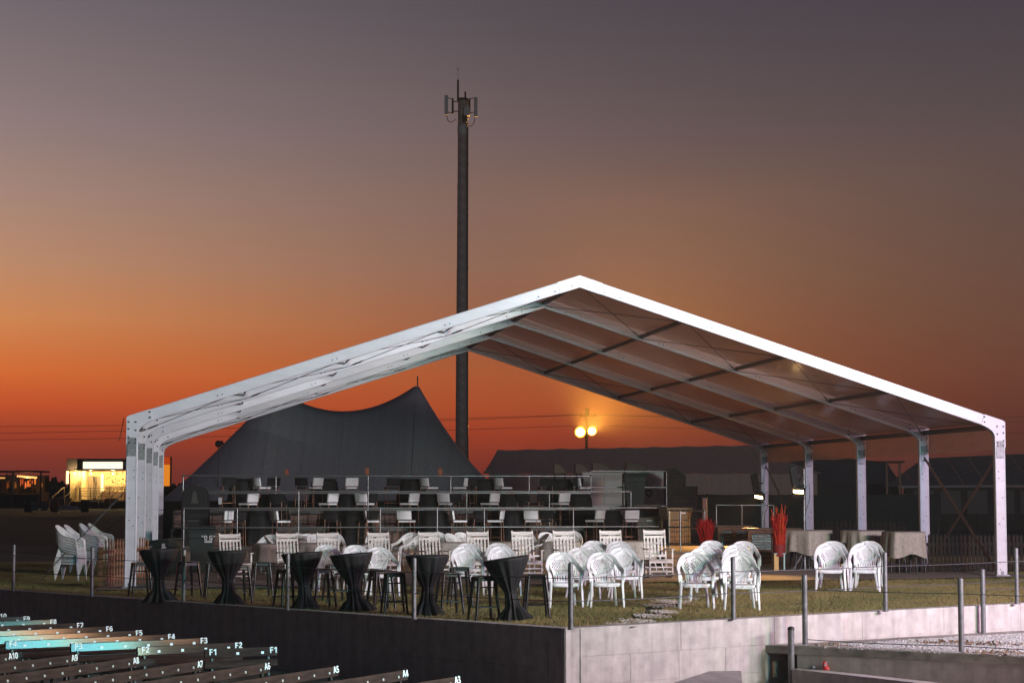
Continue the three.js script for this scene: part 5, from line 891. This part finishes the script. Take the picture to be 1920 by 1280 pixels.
// carts and coolers behind the platform
{
  const D = 70, u = U(D);
  const c = thing('cooler_cabinet', 'white double door cooler cabinet behind the top platform step', 'cooler', A(1212, 948, D), YAW), w = 76 * u, h = 66 * u;
  part('cabinet', bx(w, h, 0.7, 0, h / 2, -0.4, 0.03), mat.white, c); for (const s of [-1, 1]) part('door', bx(w / 2 - 0.02, h - 0.08, 0.04, s * w / 4, h / 2, -0.03, 0.012), mat.white, c);
  part('vent', new THREE.TorusGeometry(0.1, 0.03, 8, 18).translate(0.1, h * 0.36, 0.0), mat.black, c);
  const v = thing('utility_van_box', 'pale box body of a vehicle left of the dark bin', 'vehicle', A(1132, 950, D), YAW), w2 = 82 * u, h2 = 66 * u;
  part('box_body', bx(w2, h2, 1.6, 0, h2 / 2, -0.9, 0.05), M(0.4, 0.33, 0.35, 0.4), v); part('door', bx(w2 * 0.44, h2 - 0.2, 0.03, -w2 * 0.24, h2 / 2, -0.09, 0.01), M(0.42, 0.34, 0.36, 0.4), v); part('door', bx(w2 * 0.44, h2 - 0.2, 0.03, w2 * 0.24, h2 / 2, -0.09, 0.01), M(0.42, 0.34, 0.36, 0.4), v);
  for (const [px, py, wpx, lb, k] of [[1050, 881, 22, 'rounded pale cart canopy, leftmost of the carts behind the platform', 0], [1092, 881, 26, 'rounded pale cart canopy, second of the carts behind the platform', 0], [1130, 879, 38, 'pale framed cart canopy with ribs, third behind the platform', 1], [1195, 878, 42, 'low pale cart canopy, rightmost behind the platform', 0]]) {
    const p = A(px, 923, 74), q = U(74), t = thing('service_cart', lb, 'cart', V(p.x, 0.1, p.z), YAW, 'service carts behind the platform'), W = wpx * q, y = CAM.y - 0.1 + (923 - py) * q, s = new THREE.Shape();
    s.moveTo(-W / 2, y - 0.1); s.lineTo(-W / 2, y + 0.24); s.quadraticCurveTo(W * 0.1, y + 0.26, W / 2, y - 0.1); s.closePath();
    part('canopy', new THREE.ExtrudeGeometry(s, { depth: 1.4, bevelEnabled: true, bevelSize: 0.02, bevelThickness: 0.02, bevelSegments: 1 }).translate(0, 0, -0.8), M(0.17, 0.1, 0.08, 0.6), t);
    for (const a of [-1, 1]) for (const b of [-1, 0.4]) part('canopy_post', cyl(V(a * W * 0.42, 0.6, b * 0.6), V(a * W * 0.42, y - 0.08, b * 0.6), 0.025), mat.darkSteel, t);
    part('cart_body', bx(W, 0.55, 1.5, 0, 0.55, -0.1, 0.06), mat.white, t); for (const a of [-1, 1]) for (const b of [-1, 1]) part('wheel', new THREE.CylinderGeometry(0.22, 0.22, 0.12, 16).rotateZ(1.57).translate(a * W * 0.42, 0.22, b * 0.5 - 0.1), mat.rubber, t);
  }
  const k = thing('storage_hut', 'dark small hut with sloping roof right of the platform', 'hut', A(1282, 990, 66).setY(0.1), YAW), q = U(66);
  const s = new THREE.Shape(); s.moveTo(-30 * q, 0); s.lineTo(-30 * q, CAM.y + 38 * q); s.lineTo(-18 * q, CAM.y + 40 * q); s.lineTo(4 * q, CAM.y + 26 * q); s.lineTo(4 * q, CAM.y + 8 * q); s.lineTo(26 * q, CAM.y + 8 * q); s.lineTo(26 * q, 0); s.closePath();
  part('hut_wall', new THREE.ExtrudeGeometry(s, { depth: 1.4, bevelEnabled: true, bevelSize: 0.02, bevelThickness: 0.02, bevelSegments: 1 }).translate(0, 0, -1.4), mat.darkWall, k); part('ledge', bx(24 * q, 0.05, 0.3, 14 * q, CAM.y + 8.6 * q, 0.1, 0.01), M(0.2, 0.17, 0.15), k);
}
// flood lights on a utility pole in the glow, with power lines
{
  const D = 190, u = U(D), c = A(1100, 923, D), t = thing('flood_light_pole', 'utility pole with two dazzling flood lights under its crossarm', 'light pole', V(c.x, 0.9, c.z), YAW), Y = py => A(1100, py, D).y - 0.9, X = px => (px - 1100) * u;
  part('pole', cyl(V(0, 0, 0), V(0, Y(765), 0), 0.16, 0.12), mat.darkSteel, t); part('crossarm', [bar(V(X(1088), Y(780), 0), V(X(1119), Y(779), 0), 0.12, 0.14), ...[1091, 1097, 1104, 1116].map(px => cyl(V(X(px), Y(779), 0), V(X(px), Y(775), 0), 0.05)), bx(0.35, 0.7, 0.3, 0.1, Y(773), 0.2, 0.06)], mat.darkSteel, t);
  part('lamp_bracket', bar(V(X(1088), Y(806), 0.1), V(X(1110), Y(805), 0.1), 0.06, 0.08), mat.darkSteel, t);
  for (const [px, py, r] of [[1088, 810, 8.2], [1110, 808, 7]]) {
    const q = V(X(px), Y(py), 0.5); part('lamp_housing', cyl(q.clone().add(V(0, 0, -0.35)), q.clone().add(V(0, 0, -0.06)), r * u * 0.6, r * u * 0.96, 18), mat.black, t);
    part('lamp_halo_ring', new THREE.LatheGeometry([[r * 0.6 * u, -0.12], [r * 1.0 * u, -0.02], [r * 1.25 * u, 0.05], [r * 1.3 * u, 0.03], [r * 1.02 * u, -0.06]].map(a => new THREE.Vector2(...a)), 24).rotateX(Math.PI / 2).translate(q.x, q.y, q.z), glow(1, 0.4, 0.03, 1.1), t);  // added glowing ring that imitates the amber halo around the lamp
    part('lamp', new THREE.SphereGeometry(r * u * 0.85, 20, 12).scale(1, 1, 0.18).translate(q.x, q.y, q.z), glow(1, 0.72, 0.3, 60), t);
    const l = new THREE.SpotLight(new THREE.Color(1, 0.42, 0.05), 52000, 0, 0.52, 1, 2); l.position.copy(q).add(V(0, 0, 0.2)); l.target.position.copy(q).add(V(6, 11, 30)); l.castShadow = true; l.shadow.radius = 10; t.add(l, l.target);
  }
  for (const [a, b, e, lb] of [[[-200, 800], [1091, 777], [2100, 778], 'top'], [[-200, 815], [1104, 777], [2100, 789], 'middle'], [[-200, 826], [1100, 797], [2100, 811], 'lowest']]) {
    const P = (q, d) => A(q[0], q[1], d), p0 = P(a, 200), p1 = P(b, 190.2), p2 = P(e, 200), mid = (x, y) => { const m = x.clone().lerp(y, 0.5); m.y -= 0.6; return m; };
    const w = thing('power_line', `thin ${lb} power line across the glowing sky`, 'power line'); part('wire', [new THREE.TubeGeometry(new THREE.QuadraticBezierCurve3(p0, mid(p0, p1), p1), 40, 0.02, 5), new THREE.TubeGeometry(new THREE.QuadraticBezierCurve3(p1, mid(p1, p2), p2), 40, 0.02, 5)], mat.darkSteel, w);
  }
}
// lit building far left
{
  const D = 165, u = U(D), c = A(182, 948, D), t = thing('lit_kiosk', 'brightly lit kiosk building with canopy, steps and patterned walls', 'building', c, YAW), X = px => (px - 182) * u, Y = py => (948 - py) * u, Z = 0;
  const cream = M(0.55, 0.42, 0.22, 0.7), warm = [1, 0.68, 0.28];
  part('floor', bx(X(246) - X(122), 0.6, 5, 0, Y(941) / 1 - 0.25, -1.6), mat.darkWall, t);
  part('wall', [bx(X(246) - X(150), Y(883) - Y(937), 0.2, X(198), (Y(883) + Y(937)) / 2, -2.4), bx(0.2, Y(883) - Y(937), 2.6, X(149.5), (Y(883) + Y(937)) / 2, -1.2), bx(X(149) - X(128), Y(883) - Y(942), 0.2, X(138), (Y(883) + Y(942)) / 2, -0.6)], cream, t);
  part('parapet', [bx(X(250) - X(144), Y(860) - Y(880), 3.6, X(197), Y(870), -1.4, 0.04), bx(X(146) - X(123), Y(860) - Y(881), 3, X(134), Y(870.5), -1.6, 0.04)], M(0.1, 0.085, 0.09, 0.6, { map: tSteel }), t);
  part('canopy', bx(X(250) - X(143), 0.12, 1.6, X(197), Y(880.5), 0.7, 0.03), mat.darkSteel, t);
  part('glow_panel', bx(X(230) - X(156), Y(866) - Y(879), 0.1, X(193), Y(872.5), 0.46, 0.02), glow(1, 0.9, 0.66, 1.4), t);
  for (const [px, y0, y1, w] of [[125.5, 883, 907, 4.5], [180, 888, 922, 5], [237, 883, 915, 4]]) part('light_panel', bx(w * u, Y(y0) - Y(y1), 0.12, X(px), (Y(y0) + Y(y1)) / 2, px < 130 ? 0.2 : -2.2, 0.02), glow(1, 0.78, 0.4, 1.5), t);
  part('door', [bx(0.9, 2.0, 0.06, X(160), Y(937) + 1.0, -2.27, 0.01)], M(0.25, 0.2, 0.14, 0.5), t); part('door', [bx(0.9, 2.0, 0.06, X(172), Y(937) + 1.0, -2.27, 0.01)], M(0.25, 0.2, 0.14, 0.5), t);
  const dots = []; const keep = seed; seed = 3; for (let i = 0; i < 26; i++) dots.push(mv(new THREE.CylinderGeometry(0.055, 0.055, 0.04, 8).rotateX(Math.PI / 2), X(rr(187, 230)), Y(rr(885, 912)), -2.28));
  for (let r = 0; r < 3; r++) for (let i = 0; i < 12; i++) dots.push(bx(0.1, 0.1, 0.04, X(187 + i * 3.6 + (r % 2) * 1.8), Y(912 + r * 2.6), -2.28).rotateZ(0)); seed = keep;
  part('wall_studs', dots, M(0.1, 0.07, 0.04), t).userData.kind = 'stuff';
  const lat = []; for (let i = -3; i < 9; i++) { lat.push(bar(V(X(129) + i * 0.12, Y(940), -0.47), V(X(129) + i * 0.12 + 0.55, Y(902), -0.47), 0.03, 0.03)); } part('lattice', lat.filter(g => { g.computeBoundingBox(); return g.boundingBox.min.x > X(128) - 0.02 && g.boundingBox.max.x < X(149.5); }), M(0.2, 0.14, 0.07), t);
  part('counter', bx(X(225) - X(182), Y(921) - Y(938), 0.5, X(203), (Y(921) + Y(938)) / 2, -1.9, 0.02), M(0.12, 0.07, 0.04), t);
  const rl = []; for (const py of [915, 920, 925, 930]) rl.push(cyl(V(X(152), Y(py), 0.9), V(X(215), Y(py), 0.9), 0.022)); for (const px of [152, 173, 194, 215]) rl.push(cyl(V(X(px), Y(938), 0.9), V(X(px), Y(915), 0.9), 0.03)); part('railing', rl, mat.darkSteel, t);
  for (const x of [118, 203]) { for (let i = 0; i < 4; i++) part('step', bx(1.0, 0.14, 0.35, X(x + 10), 0.1 + i * 0.15, 2.2 - i * 0.34, 0.01), mat.darkWall, t); for (const s of [-0.5, 0.5]) part('handrail', [cyl(V(X(x + 10) + s - 0.3, 0.75, 2.4), V(X(x + 10) + s + 0.3, 1.55, 0.9), 0.03), cyl(V(X(x + 10) + s - 0.3, 0.1, 2.4), V(X(x + 10) + s - 0.3, 0.75, 2.4), 0.03), cyl(V(X(x + 10) + s + 0.3, 0.6, 0.9), V(X(x + 10) + s + 0.3, 1.55, 0.9), 0.03)], cream, t); }
  for (const [px, py, z, I] of [[140, 888, 0.35, 16], [165, 888, -0.8, 18], [208, 888, -0.6, 22], [236, 890, -0.6, 14]]) { part('lamp', new THREE.SphereGeometry(0.09, 12, 8).translate(X(px), Y(py), z), glow(...warm, 6), t); const l = new THREE.PointLight(new THREE.Color(...warm), I, 0, 2); l.position.set(X(px), Y(py), z); t.add(l); }
  const o = thing('orange_container', 'glowing orange sign tower behind the tent columns', 'sign', A(309, 912, 150), YAW), v = U(150);
  part('container_body', bx(18 * v, 56 * v, 0.7, 0, 28 * v, -0.4, 0.02), M(0.2, 0.05, 0.015, 0.7), o); part('glow_panel', bx(17 * v, 40 * v, 0.04, 0, 21 * v, 0, 0.01), glow(1, 0.3, 0.02, 0.75), o); part('glow_panel', bx(17 * v, 14 * v, 0.04, 0, 48.5 * v, 0, 0.01), glow(1, 0.12, 0.01, 0.4), o);  // container lit by some lamp; that light is put in as emission
}
{ // dim stall with a spoked wheel at the far left
  const D = 140, u = U(D), c = A(36, 952, D), t = thing('market_stall', 'dim dark stall with a strip light under its roof', 'stall', c, YAW), X = px => (px - 36) * u, Y = py => (952 - py) * u;
  part('roof', bx(100 * u, 0.12, 3.4, -10 * u, Y(884), -0.8, 0.02), mat.darkWall, t); for (const px of [-14, 28, 79]) part('post', bx(0.1, Y(885), 0.1, X(px), Y(885) / 2, 0.7, 0.01), mat.darkWall, t);
  part('back_wall', bx(100 * u, Y(890), 0.1, -10 * u, Y(890) / 2, -2.3), mat.darkWall, t); part('counter', bx(96 * u, 1.0, 0.6, -10 * u, 0.5, 0.4, 0.02), mat.darkWall, t);
  part('tube_lamp', cyl(V(X(32), Y(892.5), 0.3), V(X(69), Y(895.5), 0.3), 0.07), glow(1, 0.5, 0.16, 1.6), t); part('tube_lamp', cyl(V(X(-10), Y(896), 0.3), V(X(9), Y(896), 0.3), 0.05), glow(1, 0.45, 0.12, 1.0), t);
  const l = new THREE.PointLight(new THREE.Color(1, 0.5, 0.18), 9, 0, 2); l.position.set(X(50), Y(899), 0.2); t.add(l);
  const goods = []; const keep = seed; seed = 17; for (let i = 0; i < 14; i++) { const px = rr(2, 72), h = rr(5, 14); part('hanging_goods', bx(rr(2, 4) * u, h * u, 0.08, X(px), Y(rr(902, 912)), rr(-1.6, -0.4), 0.02), M(rr(0.2, 0.5), rr(0.08, 0.2), 0.05, 0.7), t); } seed = keep;
  const w = thing('spoked_wheel', 'dark spoked wagon style wheel on a post before the stall', 'wheel', A(21, 952, 136), YAW), v = U(136), cy = 57 * v, sp = [new THREE.TorusGeometry(0.46, 0.02, 6, 28).translate(0, cy, 0), new THREE.CylinderGeometry(0.08, 0.08, 0.1, 12).rotateX(1.57).translate(0, cy, 0)];
  for (let i = 0; i < 12; i++) { const a = i * Math.PI / 6; sp.push(bar(V(Math.cos(a) * 0.06, cy + Math.sin(a) * 0.06, 0), V(Math.cos(a) * 0.46, cy + Math.sin(a) * 0.46, 0), 0.05, 0.02, V(0, 0, 1))); } part('wheel_spokes', sp, mat.rail, w); part('post', cyl(V(0, 0, -0.08), V(0, cy, -0.08), 0.05), mat.darkSteel, w);
  for (const [px, lb] of [[64, 'left one of two dark sandwich boards on the far path'], [82, 'right one of two dark sandwich boards on the far path']]) { const b = thing('sandwich_board', lb, 'sandwich board', A(px, 957, 128), YAW + 0.3, 'dark sandwich boards'), k = U(128); for (const s of [-1, 1]) part('board_face', bx(12 * k, 17 * k, 0.04, 0, 8.5 * k, 0).rotateX(s * 0.2).translate(0, 0, -s * 0.12), M(0.1, 0.1, 0.13, 0.6), b); part('hinge', cyl(V(-6 * k, 16.6 * k, 0), V(6 * k, 16.6 * k, 0), 0.02), mat.darkSteel, b); }
  for (const [px, lb, m] of [[52, 'dark round barrel with an amber lit top, left of the sandwich boards', mat.darkWall], [101, 'orange brown barrel right of the sandwich boards', M(0.25, 0.07, 0.03, 0.6)], [158, 'black square planter tub before the lit kiosk', mat.black]]) { const b = thing('barrel', lb, 'barrel', A(px, 960, 130), YAW); part('barrel_body', new THREE.LatheGeometry([[0.0, 0], [0.24, 0], [0.3, 0.3], [0.3, 0.5], [0.25, 0.82], [0, 0.82]].map(q => new THREE.Vector2(...q)), 18), m, b); part('hoop', [new THREE.TorusGeometry(0.3, 0.015, 5, 20).rotateX(1.57).translate(0, 0.3, 0), new THREE.TorusGeometry(0.29, 0.015, 5, 20).rotateX(1.57).translate(0, 0.55, 0)], mat.darkSteel, b); }
  const bg = thing('plastic_sheet_heap', 'crumpled pale plastic sheet heap before the kiosk steps', 'plastic heap', A(128, 957, 130), YAW); part('sheet', grid(24, 10, (a, b) => V((a - 0.5) * 1.9, Math.sin(Math.PI * a) * Math.sin(Math.PI * b) * (0.32 + 0.12 * Math.sin(a * 23) * Math.sin(b * 9 + 1)) + 0.02, (b - 0.5) * 0.9)), M(0.3, 0.27, 0.25, 0.35), bg);
}
// far tree line
{
  const N = 5200, g = new THREE.PlaneGeometry(0.45, 0.32), im = new THREE.InstancedMesh(g, M(1, 1, 1, 0.9), N), q = new THREE.Quaternion(), mt = new THREE.Matrix4(), c = new THREE.Color(), keep = seed; seed = 77;
  for (let i = 0; i < N; i++) {
    const px = rr(-260, 345), top = 1.5 + 0.5 * Math.sin(px * 0.11) * Math.sin(px * 0.037 + 1) + 0.25 * Math.sin(px * 0.45), y = 0.4 + Math.abs(rnd()) * top, p = A(px, 923, rr(245, 258)); p.y = y + 1.2;
    q.setFromEuler(new THREE.Euler(rnd() * 6, rnd() * 6, rnd() * 6)); const s = rr(0.7, 1.8); im.setMatrixAt(i, mt.compose(p, q, V(s, s, s))); im.setColorAt(i, c.setRGB(rr(0.01, 0.03), rr(0.015, 0.035), 0.012));
  }
  seed = keep; im.name = 'tree_line'; im.userData = { label: 'low dark tree line on the far left horizon', category: 'trees', kind: 'stuff' }; scene.add(im);
}
for (const o of scene.children) if (o.userData.label) { const n = o.userData.label.split(/\s+/).length; if (n > 16 || n < 4) console.log('LABEL', n, o.name, o.userData.label); }
scene.fog = new THREE.FogExp2(new THREE.Color(0.95, 0.9, 0.88), 0.0003);
scene.traverse(o => { if (o.isMesh) o.castShadow = o.receiveShadow = true; });
renderer.render(scene, camera);
